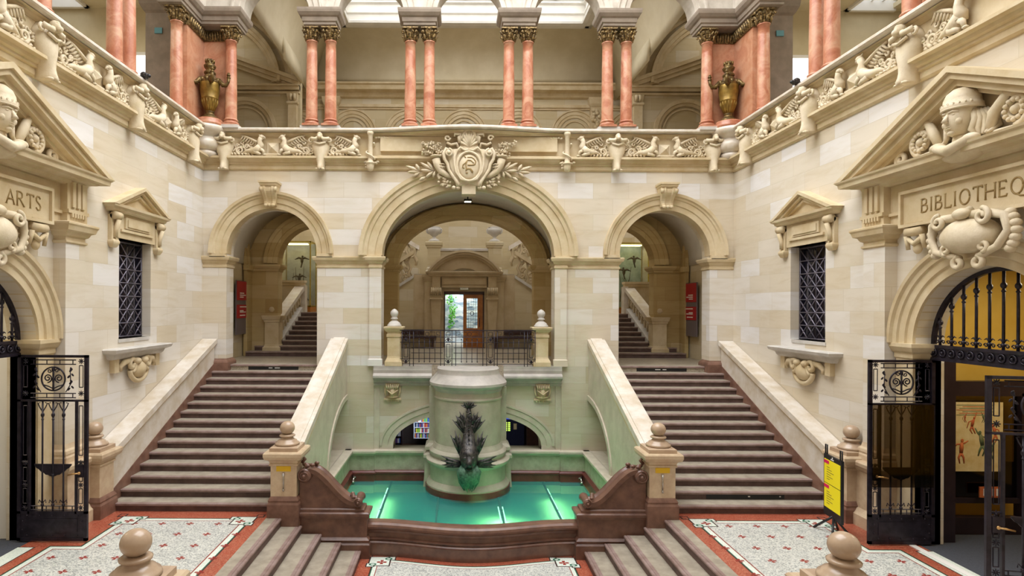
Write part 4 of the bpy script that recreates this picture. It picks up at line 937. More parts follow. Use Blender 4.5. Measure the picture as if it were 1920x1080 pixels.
for s in (-1, 1):
    a.tube([(s*zc(x, y)[0], .5, zc(x, y)[1]) for x, y in ((960, 330), (1010, 340), (1070, 300), (1120, 350), (1150, 430), (1150, 540), (1130, 640), (1060, 740), (950, 770))], .035, 8)
    P = [(1210, 340), (1270, 310), (1300, 370), (1290, 450), (1250, 520), (1230, 600), (1180, 680), (1120, 760), (1090, 830)]
    a.tube([(s*zc(x, y)[0], .44, zc(x, y)[1]) for x, y in P], [.04, .05, .05, .045, .04, .04, .04, .05, .06], 10)
    c = zc(1230, 370); a.tube(spiral(s*c[0], .5, c[1], .10, .03, 1.3, 22, a0=PI/2, sgn=s), .03, 7); a.ell((s*c[0], .52, c[1]), (.05, .05, .05))
    P = [(1075, 230), (1090, 150), (1060, 110), (1150, 105), (1150, 140)]; a.tube([(s*zc(x, y)[0], .46, zc(x, y)[1]) for x, y in P], [.05, .05, .04, .035, .03], 8)
    c = zc(1250, 160); a.tube(spiral(s*c[0], .45, c[1], .075, .03, 1.0, 18, a0=0, sgn=s), .028, 7); P = [(1260, 220), (1200, 250), (1120, 230), (1100, 290)]; a.tube([(s*zc(x, y)[0], .42, zc(x, y)[1]) for x, y in P], .035, 7)
    for x, y in ((1100, 850), (1160, 850)): c = zc(x, y); a.ell((s*c[0], .42, c[1]), (.055, .06, .05))
a.build('scrollwork', 'carved_stone', t)
a = MB(CT); sc = zc(950, 290)
for i in range(9):
    th = PI*(.12+.76*i/8); L = .33+.04*math.sin(th); e = (sc[0]+L*.72*math.cos(th), .46, sc[1]+L*1.15*math.sin(th)); a.tube([(sc[0], .46, sc[1]), (sc[0]*.5+e[0]*.5, .48, (sc[1]+e[2])/2), e], [.015, .03, .045], 8)
    a.ell(e, (.045, .04, .045), 8, 6)
a.tube([(zc(x, y)[0], .47, zc(x, y)[1]) for x, y in ((850, 200), (870, 110), (910, 60), (950, 45), (990, 60), (1030, 110), (1050, 200))], .04, 8); a.build('shell', 'carved_stone', t)
a = MB(CT)
for P in ([(925, 438), (985, 438), (1020, 460), (1045, 500), (1030, 540), (990, 550), (930, 548)], [(905, 515), (930, 480), (975, 482), (1015, 520)], [(905, 515), (865, 545), (862, 580), (885, 590)], [(885, 418), (905, 445)], [(922, 500), (905, 545), (915, 600), (905, 625), (925, 600), (975, 600), (1005, 640)], [(905, 655), (935, 655)], [(965, 605), (1000, 655)]):
    Q = [Vector(zc(*p)) for p in P]; D = [Q[0]]
    for q0, q1 in zip(Q, Q[1:]): D += [q0.lerp(q1, k/4) for k in range(1, 5)]
    a.tube([(q.x, .446+.11*math.sqrt(max(0, 1-(q.x/.275)**2-((q.y-oc[1])/.335)**2)), q.y) for q in D], .015, 6)
a.build('monogram', 'old_ink', t)
for s in (-1, 1):
    a = MB(CT); P = [(1120, 700), (1250, 670), (1340, 610), (1390, 520), (1410, 440)]; a.tube([(s*zc(x, y)[0], .34, zc(x, y)[1]) for x, y in P], [.03, .06, .085, .10, .11], 14)
    c = zc(1410, 400); a.lathe([(.10, -.02), (.15, 0), (.155, .03), (.12, .04), (0, .04)], (s*c[0], .34, c[1]-.02), 16)
    for q in (.3, .6): a.tube([(s*(zc(1330, 600)[0]+.09*math.cos(th_)), .34+.1*math.sin(th_), zc(1330, 600)[1]+q*.25) for th_ in [i*2*PI/12 for i in range(12)]], .014, 5, closed=True)
    for i in range(34):
        r_ = random.Random(i*7+s); x = r_.uniform(1310, 1600); y = 330+r_.uniform(-110, 70)-(x-1310)*.05; c = zc(x, y); R_ = r_.uniform(.022, .045)
        for k in range(4): th = k*PI/2+r_.random(); a.ell((s*c[0]+R_*math.cos(th), .30+r_.uniform(-.06, .1), c[1]+R_*math.sin(th)), (R_*.75, R_*.6, R_*.75), 6, 4)
    a.build('horn_of_plenty', 'carved_stone', t)
    a = MB(CT)
    def leaf(a, x0, y0, x1, y1, wd, v=.26):
        p = Vector((s*zc(x0, y0)[0], v, zc(x0, y0)[1])); q = Vector((s*zc(x1, y1)[0], v+.02, zc(x1, y1)[1])); d = q-p; n_ = Vector((-d.z, 0, d.x)).normalized()*wd
        a.loft([[p-n_*.2, p+Vector((0, .03, 0)), p+n_*.2, p-Vector((0, .03, 0))], [p+d*.45-n_, p+d*.45+Vector((0, .07, 0)), p+d*.45+n_, p+d*.45-Vector((0, .03, 0))], [p+d*.8-n_*.7, p+d*.8+Vector((0, .05, 0)), p+d*.8+n_*.7, p+d*.8-Vector((0, .02, 0))], [q-n_*.05, q+Vector((0, .01, 0)), q+n_*.05, q]])
    for L in ((1440, 590, 1540, 470), (1450, 590, 1640, 480), (1460, 600, 1640, 590), (1450, 600, 1560, 700), (1430, 600, 1450, 700), (1640, 600, 1700, 500), (1650, 600, 1840, 530), (1650, 610, 1820, 620), (1650, 620, 1740, 690), (1400, 680, 1340, 620), (1560, 680, 1650, 740), (1300, 700, 1400, 660), (1240, 780, 1360, 800), (1240, 760, 1330, 740), (1200, 800, 1280, 840)): leaf(a, *L, .05)
    for i in range(14): r_ = random.Random(i+50); c = zc(r_.uniform(1200, 1380), r_.uniform(680, 820)); a.ell((s*c[0], .3, c[1]), (.035, .04, .035), 7, 5)
    a.build('foliage', 'carved_stone', t)

# ================================================================= COLUMNS OF THE UPPER FLOOR
def column(loc, label, grp='pink marble columns'):
    t = thing('marble_column', loc, label, 'column', grp); T = Matrix.Translation(loc)
    a = MB(T); a.box(-.21, .21, -.21, .21, 0, .05); a.lathe([(0, .05), (.195, .05), (.21, .075), (.195, .10), (.165, .105), (.155, .13), (.165, .145), (.18, .15), (.185, .17), (.17, .185), (.158, .19), (.15, .2)], seg=26); a.build('base', 'pink_marble', t)
    a = MB(T); a.lathe([(.152, .19)]+[(.152-.02*(i/8)**1.6, .2+2.02*i/8) for i in range(9)]+[(.15, 2.225), (.15, 2.25), (.135, 2.26)], seg=28); a.build('shaft', 'pink_marble', t)
    a = MB(T); a.lathe([(.13, 2.25), (.145, 2.3), (.15, 2.42), (.19, 2.52), (.2, 2.55)], seg=20)
    for k in range(8):
        th = k*PI/4; c, s_ = math.cos(th), math.sin(th); 
        a.tube([(c*.145, s_*.145, 2.27), (c*.165, s_*.165, 2.36), (c*.2, s_*.2, 2.40), (c*.215, s_*.215, 2.375)], [.035, .04, .032, .02], 6)
        th += PI/8; c, s_ = math.cos(th), math.sin(th); a.tube([(c*.15, s_*.15, 2.33), (c*.17, s_*.17, 2.44), (c*.215, s_*.215, 2.47), (c*.225, s_*.225, 2.44)], [.03, .036, .03, .018], 6)
    for k in range(4):
        th = PI/4+k*PI/2; c, s_ = math.cos(th), math.sin(th); a.tube([(c*.18, s_*.18, 2.42), (c*.25, s_*.25, 2.51), (c*.275, s_*.275, 2.47), (c*.255, s_*.255, 2.44)], [.025, .03, .03, .02], 7)
        th = k*PI/2; c, s_ = math.cos(th), math.sin(th); a.ell((c*.21, s_*.21, 2.53), (.035, .035, .04), 8, 6)
    a.mould(-.18, .18, -.18, .18, [(2.545, .03), (2.58, .03)]); a.build('capital', 'capital_bronze', t); return t
proto = column((-3.90-.25, -.15, 8.55), 'x')
ZC = 8.55; pos = []
PN = {-3.9: 'leftmost column pair of the rear gallery', -1.3: 'column pair just left of the crest', 1.3: 'column pair just right of the crest', 3.9: 'rightmost column pair of the rear gallery'}
for x in (-3.9, -1.3, 1.3, 3.9):
    for d in (-.25, .25): pos.append(((x+d, -.15, ZC), 'pink marble column, %s one of the %s' % ('left' if d < 0 else 'right', PN[x])))
for s in (-1, 1):
    pos.append(((s*6.28, -.15, ZC), 'single pink marble column beside the %s bronze urn, on the rear gallery side' % LR[s])); pos.append(((s*7.22, -1.22, ZC), 'single pale pink marble column beside the %s bronze urn, on the side gallery' % LR[s]))
    for y, lb in ((-3.63, 'middle pair of the %s side gallery'), (-6.25, 'near pair of the %s side gallery')):
        for d in (-.25, .25): pos.append(((s*7.22, y+d, ZC), 'pink marble column, %s one of the %s' % ('nearer' if d < 0 else 'farther', lb % LR[s])))
for i, (p, lb) in enumerate(pos):
    c = proto if i == 0 else copy_tree(proto, None, p); c.location = p; c['label'] = lb
def impost(name, x0, x1, y0, y1, label):
    t = MB(); t.mould(x0, x1, y0, y1, [(11.13, -.06), (11.16, 0), (11.22, .0), (11.24, .03), (11.34, .04), (11.37, .08), (11.44, .13), (11.5, .14), (11.55, .14)])
    return tag(t.build(name, 'grey_warm'), label, 'impost block', 'impost blocks over the columns')
simple('grey_warm', '#77695a', '#8a7c6b', 3, .75)
for x in (-3.9, -1.3, 1.3, 3.9):
    impost('impost_block', x-.42, x+.42, -.38, .12, 'moulded grey stone block on top of the '+PN[x]); a = MB(); a.box(x-.52, x+.52, -.32, .1, 8.485, 8.552); tag(a.build('column_plinth', 'pale_stone'), 'pale stone slab under the '+PN[x], 'plinth', 'column plinths')
for s in (-1, 1):
    for y, lb in ((-3.63, 'middle pair of the %s side gallery'), (-6.25, 'near pair of the %s side gallery')):
        x0, x1 = sorted((s*6.98, s*7.46)); impost('impost_block', x0, x1, y-.42, y+.42, 'moulded grey stone block on top of the '+lb % LR[s]); a = MB(); a.box(*sorted((s*7.0, s*7.45)), y-.52, y+.52, 8.485, 8.552); tag(a.build('column_plinth', 'pale_stone'), 'pale stone slab under the '+lb % LR[s], 'plinth', 'column plinths')
    # corner pier with the two panels
    T = mX(s); t = thing('corner_pier', (s*6.9, -.4, 8.5), 'angled pink marble pier in the rear %s corner behind the bronze urn' % LR[s], 'pier', 'corner piers')
    a = MB(T); a.box(6.47, 7.3, .0, .25, 8.5, 11.13); a.box(7.07, 7.35, -.98, .2, 8.5, 11.13); a.build('panel', 'panel_marble', t)
    a = MB(T); a.mould(6.47, 7.2, .0, .2, [(8.5, .06), (8.62, .06), (8.64, .02), (8.68, .04), (8.7, 0)]); a.mould(7.07, 7.3, -.98, .1, [(8.5, .06), (8.62, .06), (8.64, .02), (8.68, .04), (8.7, 0)]); a.lathe([(0, 8.5), (.33, 8.5), (.34, 8.58), (.31, 8.6), (.33, 8.64), (.3, 8.68), (0, 8.69)], (6.78, -.30, 0), 28); a.build('base', 'pink_marble', t)
    a = MB(T); a.box(6.42, 7.2, -.03, .1, 10.86, 11.13); a.box(7.04, 7.2, -1.0, .1, 10.86, 11.13)
    for i in range(9):
        a.tube([(6.46+.07*i, -.03, 10.88), (6.46+.07*i, -.06, 11.0), (6.46+.07*i, -.09, 11.08)], [.03, .035, .025], 6); a.tube([(7.04, -.1-.1*i, 10.88), (7.01, -.1-.1*i, 11.0), (6.98, -.1-.1*i, 11.08)], [.03, .035, .025], 6)
    a.build('frieze', 'capital_bronze', t)
    a = MB(T); P = [(11.13, 0), (11.16, .06), (11.22, .06), (11.24, .09), (11.34, .10), (11.37, .14), (11.44, .19), (11.5, .2), (11.55, .2)]
    a.mould(6.10, 7.5, -.32, .2, P); a.mould(7.04, 7.5, -1.45, .2, P); a.build('entablature', 'grey_warm', t)
    a = MB(T); a.box(6.02, 7.6, -.38, .15, 8.47, 8.552); a.box(6.9, 7.6, -1.5, .1, 8.47, 8.552); a.build('plinth', 'pale_stone', t)
    # bronze urn
    ux, uy, uz = s*6.78, -.30, 8.69
    t = thing('bronze_urn', (ux, uy, uz), 'tall bronze urn with candle arms in the rear %s corner of the upper floor' % LR[s], 'urn', 'bronze urns'); T = Matrix.Translation((ux, uy, uz))
    a = MB(T); a.lathe([(0, 0), (.22, 0), (.23, .03), (.19, .06), (.12, .12), (.10, .17), (.12, .19), (.11, .21)], seg=28); a.build('foot', 'urn_dark', t)
    a = MB(T); a.lathe([(.10, .2), (.14, .28), (.18, .4), (.205, .52), (.215, .53), (.215, .55), (.21, .56), (.235, .7), (.25, .85), (.25, .92), (.24, .95)], seg=32)
    for k in range(16): th = k*PI/8; a.tube([(.115*math.cos(th), .115*math.sin(th), .24), (.185*math.cos(th), .185*math.sin(th), .41), (.205*math.cos(th), .205*math.sin(th), .51)], .012, 5)
    a.build('body', 'urn_bronze', t); a = MB(T); a.lathe([(.245, .93), (.25, .97), (.22, 1.02), (.17, 1.05), (.15, 1.12), (.12, 1.18)], seg=28)
    for k in range(8): th = k*PI/4; a.ell((.2*math.cos(th), .2*math.sin(th), 1.0), (.06, .06, .08), 8, 6)
    a.build('shoulder', 'urn_dark', t)
    a = MB(T); a.lathe([(.12, 1.16), (.15, 1.2), (.14, 1.24), (.10, 1.27), (.10, 1.3), (.14, 1.35), (.155, 1.40), (.13, 1.43), (.10, 1.45), (.11, 1.5), (.1, 1.55), (.05, 1.58), (0, 1.6)], seg=24)
    for k in range(8): th = k*PI/4; a.ell((.1*math.cos(th), .1*math.sin(th), 1.52), (.035, .035, .05), 6, 5)
    a.build('lid', 'urn_dark', t)
    for k, th in enumerate((PI+.0 if s > 0 else 0.0, -PI/2-.5*s, -PI/2+.9*s)):
        c, s_ = math.cos(th), math.sin(th); a = MB(T)
        a.tube([(c*.2, s_*.2, .9), (c*.27, s_*.27, 1.0), (c*.34, s_*.34, .9), (c*.43, s_*.43, .9), (c*.48, s_*.48, .98), (c*.49, s_*.49, 1.08)], [.06, .075, .06, .05, .04, .045], 8)
        a.ell((c*.21, s_*.21, 1.0), (.07, .07, .09), 10, 7); a.lathe([(0, 1.08), (.05, 1.08), (.055, 1.10), (.03, 1.11), (.03, 1.14), (.05, 1.15), (.05, 1.17), (.03, 1.18), (.03, 1.22), (0, 1.22)], (c*.49, s_*.49, 0), 12); a.build('arm', 'urn_dark', t)

# ================================================================= SIDE WALL WINDOWS
def chev(a, h, zb, zp, t0, t1, v0, v1):
    sl = (zp-zb); h0 = h*(1-t0/sl); h1 = h*(1-t1/sl); a.prism([(-h0, zb), (0, zp-t0), (h0, zb), (h1, zb), (0, zp-t1), (-h1, zb)], 'y', v0, v1)
YW = -3.33
for s in (-1, 1):
    T = FS(s, W, YW); sd = LR[s]
    w_ = thing('window_%d' % (1 if s < 0 else 2), (s*7.3, YW, 3.15), None, None); w_['kind'] = 'structure'
    a = MB(T); a.box(-.62, .62, -.27, -.25, 3.15, 5.17); a.build('pane', 'dark_glass', w_)
    a = MB(T); 
    for x0, x1, z0, z1 in ((-.62, -.56, 3.15, 5.17), (.56, .62, 3.15, 5.17), (-.62, .62, 3.15, 3.21), (-.62, .62, 5.11, 5.17)): a.box(x0, x1, -.25, -.19, z0, z1)
    a.build('frame', 'iron', w_)
    a = MB(T)
    for i in range(8):
        z = 3.18+i*.279; a.tube([(-.58, -.17, z), (.58, -.17, z)], .012, 5)
    for i in range(5): x = -.58+.29*i; a.tube([(x, -.19, 3.18), (x, -.19, 5.14)], .008, 5)
    for i in range(-7, 5):
        for sg in (-1, 1):
            pts = []
            z0 = 3.18+i*.279; xa, xb = -.58, .58; za, zb_ = z0, z0+4*.279*(1.0)*1.0
            lo, hi = 3.18, 5.14
            f0 = max(0, (lo-za)/(zb_-za)); f1 = min(1, (hi-za)/(zb_-za))
            if f1 <= f0: continue
            P = [(sg*(xa+(xb-xa)*f), -.18, za+(zb_-za)*f) for f in (f0, f1)]; a.tube(P, .013, 5)
    a.build('lattice', 'lattice_iron', w_)
    t = thing('window_surround', (s*7.0, YW, 2.3), 'stone window surround with triangular pediment on the %s wall' % sd, 'window surround', 'window surrounds'); T2 = FS(s, W, YW-.05)
    a = MB(T2); a.mould(-1.0, 1.0, -.0, .12, [(5.66, 0), (5.69, .04), (5.73, .05), (5.75, .1), (5.80, .11), (5.80, .09)]); a.prism([(-.98, 5.8), (0, 6.2), (.98, 5.8)], 'y', 0, .06)
    chev(a, 1.14, 5.79, 6.29, 0, .07, 0, .24); chev(a, 1.12, 5.79, 6.29, .065, .14, 0, .18); chev(a, 1.0, 5.79, 6.15, .03, .09, 0, .12); a.build('pediment', 'trim_stone', t)
    a = MB(T2); a.box(-.75, .75, -.25, .05, 5.17, 5.67); a.box(-.62, .62, -.0, .09, 5.3, 5.35); a.box(-.48, .48, 0, .09, 5.37, 5.6); a.box(-.42, .42, 0, .11, 5.41, 5.56); a.build('frieze', 'trim_stone', t)
    for u in (-1, 1):
        a = MB(T2); a.box(u*.86-.1, u*.86+.1, 0, .08, 5.05, 5.6); a.tube([(u*.86-.1, .12, 5.58), (u*.86+.1, .12, 5.58)], .08, 12); a.mould(u*.86-.09, u*.86+.09, 0, .1, [(4.96, -.02), (5.02, .01), (5.05, .02), (5.08, .02), (5.12, 0)])
        a.tube([(u*.86, .16, 5.5), (u*.86, .1, 5.3), (u*.86, .09, 5.15)], [.05, .045, .05], 8); a.build('console', 'trim_stone', t)
    a = MB(T2); a.mould(-.95, .95, 0, .1, [(2.76, .0), (2.80, .04), (2.86, .06), (2.9, .16), (2.96, .18), (2.98, .15)]); a.box(-.6, .6, -.4, .02, 3.08, 3.15); a.build('sill', 'pale_stone', t)
    a = MB(T2); a.ell((0, .06, 2.5), (.26, .16, .19), 18, 10)
    a.tube([(.33*math.cos(th), .1, 2.5+.24*math.sin(th)) for th in [PI*i/20-PI for i in range(21)]], .05, 8)
    for u in (-1, 1):
        a.tube(spiral(u*.3, .13, 2.62, .15, .04, 1.3, 24, a0=-PI/2 if u > 0 else -PI/2, sgn=-u), .045, 8); a.tube([(u*.35, .1, 2.7), (u*.55, .1, 2.68), (u*.66, .08, 2.6), (u*.62, .08, 2.52)], [.06, .06, .05, .03], 8)
        a.ell((u*.14, .15, 2.68), (.09, .08, .07)); a.box(u*.8-.08, u*.8+.08, 0, .1, 2.5, 2.78)
    a.build('carved_bracket', 'trim_stone', t)

# ================================================================= PORTALS
for s in (-1, 1):
    T = FS(s, W, PY); sd = LR[s]
    t = thing('portal_surround', (s*7.0, PY, 0), 'monumental pedimented stone doorway on the %s wall, helmeted bust above' % sd, 'doorway surround', 'portal surrounds')
    for u in (1, -1):
        c = u*1.92
        a = MB(T); a.mould(c-.265, c+.265, -.08, .13, [(1.45, 0), (4.92, 0)]); a.build('pilaster', 'wall_stone', t)
        a = MB(T); a.mould(c-.265, c+.265, -.08, .13, [(1.15, .07), (1.24, .07), (1.27, .05), (1.3, .06), (1.35, .05), (1.38, .02), (1.46, 0)]); a.mould(c-.33, c+.33, -.08, .22, [(0, .09), (.2, .09), (.24, .05), (.3, .0), (.95, .0), (.98, .03), (1.02, .04), (1.06, .09), (1.12, .10), (1.15, .08)]); a.build('pedestal', 'newel_stone', t)
        a = MB(T); a.mould(c-.265, c+.265, -.08, .13, [(4.88, .0), (4.9, .03), (4.93, .03), (4.94, .0), (5.0, .0), (5.02, .04), (5.08, .07), (5.10, .12), (5.17, .14), (5.2, .16), (5.23, .16), (5.25, .1)]); a.build('capital', 'trim_stone', t)
        a = MB(T); a.box(c-.27, c+.27, -.08, .16, 5.25, 5.95); a.box(c-.28, c+.28, 0, .19, 5.4, 5.46)
        for k in range(3): a.box(c-.18+k*.13, c-.18+k*.13+.08, .1, .2, 5.5, 5.93)
        for k in range(6): a.box(c-.2+k*.07, c-.2+k*.07+.045, .1, .2, 5.33, 5.4)
        a.build('triglyph', 'trim_stone', t)
        a = MB(T); a.mould(u*1.03-.13+.0, u*1.03+.13, -.08, .10, [(5.14, .02), (5.2, .04)]); a.tube([(u*1.03-.16, .1, 5.06), (u*1.03+.16, .1, 5.06)], [.075, .075], 12); a.tube([(u*1.03-.16, .12, 5.0), (u*1.03-.17, .08, 4.78)], [.04, .03], 7); a.tube([(u*1.03+.16, .12, 5.0), (u*1.03+.17, .08, 4.78)], [.04, .03], 7); a.tube([(u*1.03-.15, .1, 4.96), (u*1.03, .12, 4.86), (u*1.03+.15, .1, 4.96)], .04, 8); a.ell((u*1.03, .06, 4.80), (.08, .06, .1))
        a.build('drop_bracket', 'trim_stone', t)
    a = MB(T); a.box(-1.66, 1.66, -.08, .04, 5.2, 5.95); a.box(-1.66, 1.66, 0, .08, 5.38, 5.43)
    for x0, x1, z0, z1 in ((-1.32, 1.32, 5.14, 5.19), (-1.32, 1.32, 5.68, 5.73), (-1.32, -1.27, 5.19, 5.68), (1.27, 1.32, 5.19, 5.68)): a.box(x0, x1, .02, .16, z0, z1)
    a.box(-1.27, 1.27, .02, .11, 5.19, 5.68); a.build('name_panel', 'trim_stone', t)
    a = MB(T); a.mould(-2.15, 2.15, -.08, .12, [(5.88, .0), (5.90, .04), (5.95, .06), (5.97, .16), (6.0, .18), (6.0, .3), (6.07, .31), (6.09, .34), (6.12, .35), (6.12, .2)]); a.build('cornice', 'trim_stone', t)
    a = MB(T); a.prism([(-2.2, 6.1), (0, 7.05), (2.2, 6.1)], 'y', -.05, .05); a.build('tympanum', 'trim_stone', t)
    a = MB(T); chev(a, 2.52, 6.11, 7.27, 0, .09, -.05, .47); chev(a, 2.50, 6.11, 7.26, .08, .17, -.05, .42); chev(a, 2.5, 6.11, 7.26, .16, .27, -.05, .33); chev(a, 2.5, 6.11, 7.26, .26, .34, -.05, .22); a.build('raking_cornice', 'trim_stone', t)
    a = MB(T); a.archring(0, 3.26, 1.25, 1.18, [(0, -.3), (0, .0), (.12, .0), (.14, .03), (.25, .04), (.27, .07), (.34, .08), (.37, .12), (.42, .13), (.42, -.09)], seg=44, v0=-.03); a.build('arch_ring', 'trim_stone', t)
    for u in (-1, 1):
        a = MB(T); a.mould(*sorted((u*1.25, u*1.62)), -.5, -.04, [(0, 0), (3.0, 0), (3.02, .02), (3.1, .02), (3.13, .06), (3.2, .1), (3.26, .1)]); a.build('jamb', 'trim_stone', t)
    # cartouche over the arch
    a = MB(FS(s, W, PY-.1)); z = 4.86; a.ell((0, .22, z), (.46, .20, .25), 24, 14)
    for u in (-1, 1):
        a.tube([(u*.1, .25, z+.27), (u*.35, .3, z+.27), (u*.58, .26, z+.2), (u*.62, .25, z), (u*.5, .28, z-.2), (u*.3, .25, z-.26), (u*.15, .22, z-.32)], [.07, .06, .06, .05, .05, .05, .05], 10)
        a.tube(spiral(u*.36, .36, z+.22, .11, .03, 1.3, 20, a0=PI/2, sgn=-u), .035, 8); a.tube(spiral(u*.3, .3, z-.18, .08, .03, 1.1, 16, a0=-PI/2, sgn=u), .03, 8)
        for k in range(7): th = -1.0+k*.33; a.ell((u*(.62+.06*math.cos(th*2)), .2, z+.28*math.sin(th)), (.07, .07, .06), 8, 6)
        a.tube(spiral(u*.16, .24, z-.38, .09, .04, 1.0, 14, a0=PI/2, sgn=-u), .04, 8)
    a.ell((0, .33, z+.3), (.14, .08, .08)); a.tube([(0, .2, z+.26), (0, .28, z+.33), (0, .2, z+.36)], [.1, .09, .06], 8); a.build('cartouche', 'carved_stone', t)
    # helmeted bust
    b_ = thing('helmeted_bust', (s*6.8, PY, 6.12), 'carved helmeted head and shoulders inside the pediment of the %s portal' % sd, 'bust', 'portal busts')
    a = MB(FS(s, W, PY-.05)); v = .30
    hs = []   # head: stacked sections, shaped front
    for z, w1, d1, f in ((6.27, .10, .11, 0), (6.31, .135, .14, .01), (6.37, .165, .17, .015), (6.44, .18, .19, .01), (6.52, .19, .20, .0), (6.6, .195, .205, -.01), (6.7, .19, .2, -.01), (6.8, .13, .14, -.01)):
        hs.append([(w1*math.cos(2*PI*k/24), v+f+d1*math.sin(2*PI*k/24)*(1.0), z) for k in range(24)])
    a.loft(hs)
    a.loft([[(.034*math.cos(2*PI*k/8)*q, v+d_+.03*math.sin(2*PI*k/8)*q, z_) for k in range(8)] for z_, d_, q in ((6.56, .19, .6), (6.5, .22, .9), (6.455, .235, 1.25), (6.435, .20, .9))])
    a.ell((0, v+.16, 6.385), (.055, .04, .016), 12, 6); a.ell((0, v+.155, 6.36), (.05, .04, .016), 12, 6); a.ell((0, v+.13, 6.30), (.055, .05, .04), 12, 8)
    for u in (-1, 1):
        a.ell((u*.07, v+.165, 6.545), (.035, .025, .016), 10, 6); a.tube([(u*.02, v+.2, 6.575), (u*.08, v+.185, 6.59), (u*.13, v+.14, 6.57)], .016, 6); a.ell((u*.2, v-.02, 6.49), (.03, .05, .06), 10, 7); a.ell((u*.1, v+.12, 6.44), (.06, .05, .06), 10, 7)
    a.tube([(0, v-.03, 6.3), (0, v-.04, 6.12)], [.11, .14], 16); a.ell((0, v-.05, 6.06), (.36, .2, .16), 20, 10)
    a.build('head', 'carved_stone', b_)
    a = MB(FS(s, W, PY-.05)); a.lathe([(.235, 6.62), (.245, 6.64), (.24, 6.7), (.22, 6.71), (.215, 6.78), (.18, 6.86), (.11, 6.92), (0, 6.94)], (0, v-.02, 0), 28); a.tube([(.23*math.cos(2*PI*k/24), v-.02+.235*math.sin(2*PI*k/24), 6.63) for k in range(24)], .018, 6, closed=True)
    for k in range(10): th = PI*(.1+.8*k/9); a.tube(spiral(.235*math.cos(th), v-.02+.235*math.sin(th), 6.69, .02, .008, 1, 8), .008, 5)
    a.tube([(0, v-.05, 6.92), (0, v-.2, 6.9), (0, v-.26, 6.75), (0, v-.25, 6.6)], [.04, .07, .07, .04], 8); a.build('helmet', 'carved_stone', b_)
    a = MB(FS(s, W, PY-.05))
    for u in (-1, 1):
        for k in range(5): a.tube([(u*(.17+.01*k), v-.02-.04*k, 6.58), (u*(.23+.03*k), v-.0-.04*k, 6.44), (u*(.2+.05*k), v+.03-.05*k, 6.3), (u*(.27+.04*k), v-.0, 6.2)], [.035, .045, .04, .02], 7)
        a.ell((u*.28, v+.1, 6.16), (.12, .09, .07))
    a.tube([(-.3, v+.12, 6.16), (0, v+.2, 6.05), (.3, v+.12, 6.16)], [.06, .08, .06], 8); a.build('hair', 'carved_stone', b_)
    for u in (-1, 1):
        a = MB(T)
        a.tube(spiral(u*.78, .2, 6.4, .2, .05, 1.6, 34, a0=-PI/2, sgn=u), [.055-.001*i for i in range(35)], 9); a.ell((u*.78, .22, 6.4), (.06, .06, .06)); a.tube(spiral(u*1.25, .16, 6.25, .12, .03, 1.4, 26, a0=-PI/2, sgn=u), .04, 8); a.tube(spiral(u*1.62, .13, 6.19, .07, .02, 1.2, 18, a0=-PI/2, sgn=u), .03, 7)
        a.tube([(u*.4, .22, 6.2), (u*.5, .24, 6.45), (u*.65, .2, 6.66), (u*.8, .15, 6.62)], [.05, .07, .06, .03], 8); a.tube([(u*.35, .2, 6.18), (u*.9, .2, 6.14), (u*1.9, .12, 6.13)], [.06, .07, .03], 8)
        for k in range(12): r_ = random.Random(k); th = k*PI/6; a.ell((u*.78+.13*math.cos(th), .24, 6.4+.13*math.sin(th)), (.035, .035, .035), 7, 5)
        tag(a.build('scroll_ornament', 'carved_stone'), 'carved leafy scroll %s the helmeted bust in the %s portal pediment' % ('behind' if u > 0 else 'on the near side of', sd), 'ornament', 'pediment scrolls')
    # fanlight grille and transom
    g = thing('fanlight_grille', (s*7.43, PY, 3.03), 'black wrought iron fanlight grille over the %s portal door' % sd, 'grille', 'fanlight grilles'); G = FS(s, 7.43, PY)
    a = MB(G); a.box(-1.3, 1.3, -.05, .05, 3.0, 3.05); a.box(-1.3, 1.3, -.03, .03, 3.05, 3.22); a.box(-1.3, 1.3, -.05, .05, 3.20, 3.25)
    for k in range(15): c = -1.2+k*.17; a.tube([(c+.055*math.cos(2*PI*i/14), .04, 3.13+.055*math.sin(2*PI*i/14)) for i in range(14)], .014, 5, closed=True); a.ell((c, .05, 3.13), (.025, .02, .025), 7, 5)
    a.build('transom', 'iron', g)
    a = MB(G); a.archring(0, 3.24, 1.20, 1.13, [(0, -.03), (0, .03), (.06, .03), (.06, -.03)], seg=40); a.build('arch_frame', 'iron', g)
    for k in range(11):
        c = -1.1+k*.22; top = 3.24+1.13*math.sqrt(max(0, 1-(c/1.2)**2)); a = MB(G)
        a.tube([(c, 0, 3.24), (c, 0, top)], .02, 7); a.ell((c, 0, 3.24+(top-3.24)*.82), (.04, .04, .05), 8, 6); a.ell((c, 0, 3.24+(top-3.24)*.82-.08), (.03, .03, .02), 8, 5); a.ell((c, 0, 3.32), (.035, .035, .03), 8, 5)
        for u in (-1, 1): a.tube([(c, 0, 3.36), (c+u*.05, 0, 3.40), (c+u*.085, 0, 3.38)], [.014, .012, .006], 5); a.tube(spiral(c+u*.06, 0, 3.30, .035, .01, 1.1, 10), .009, 5)
        a.build('bar', 'iron', g)

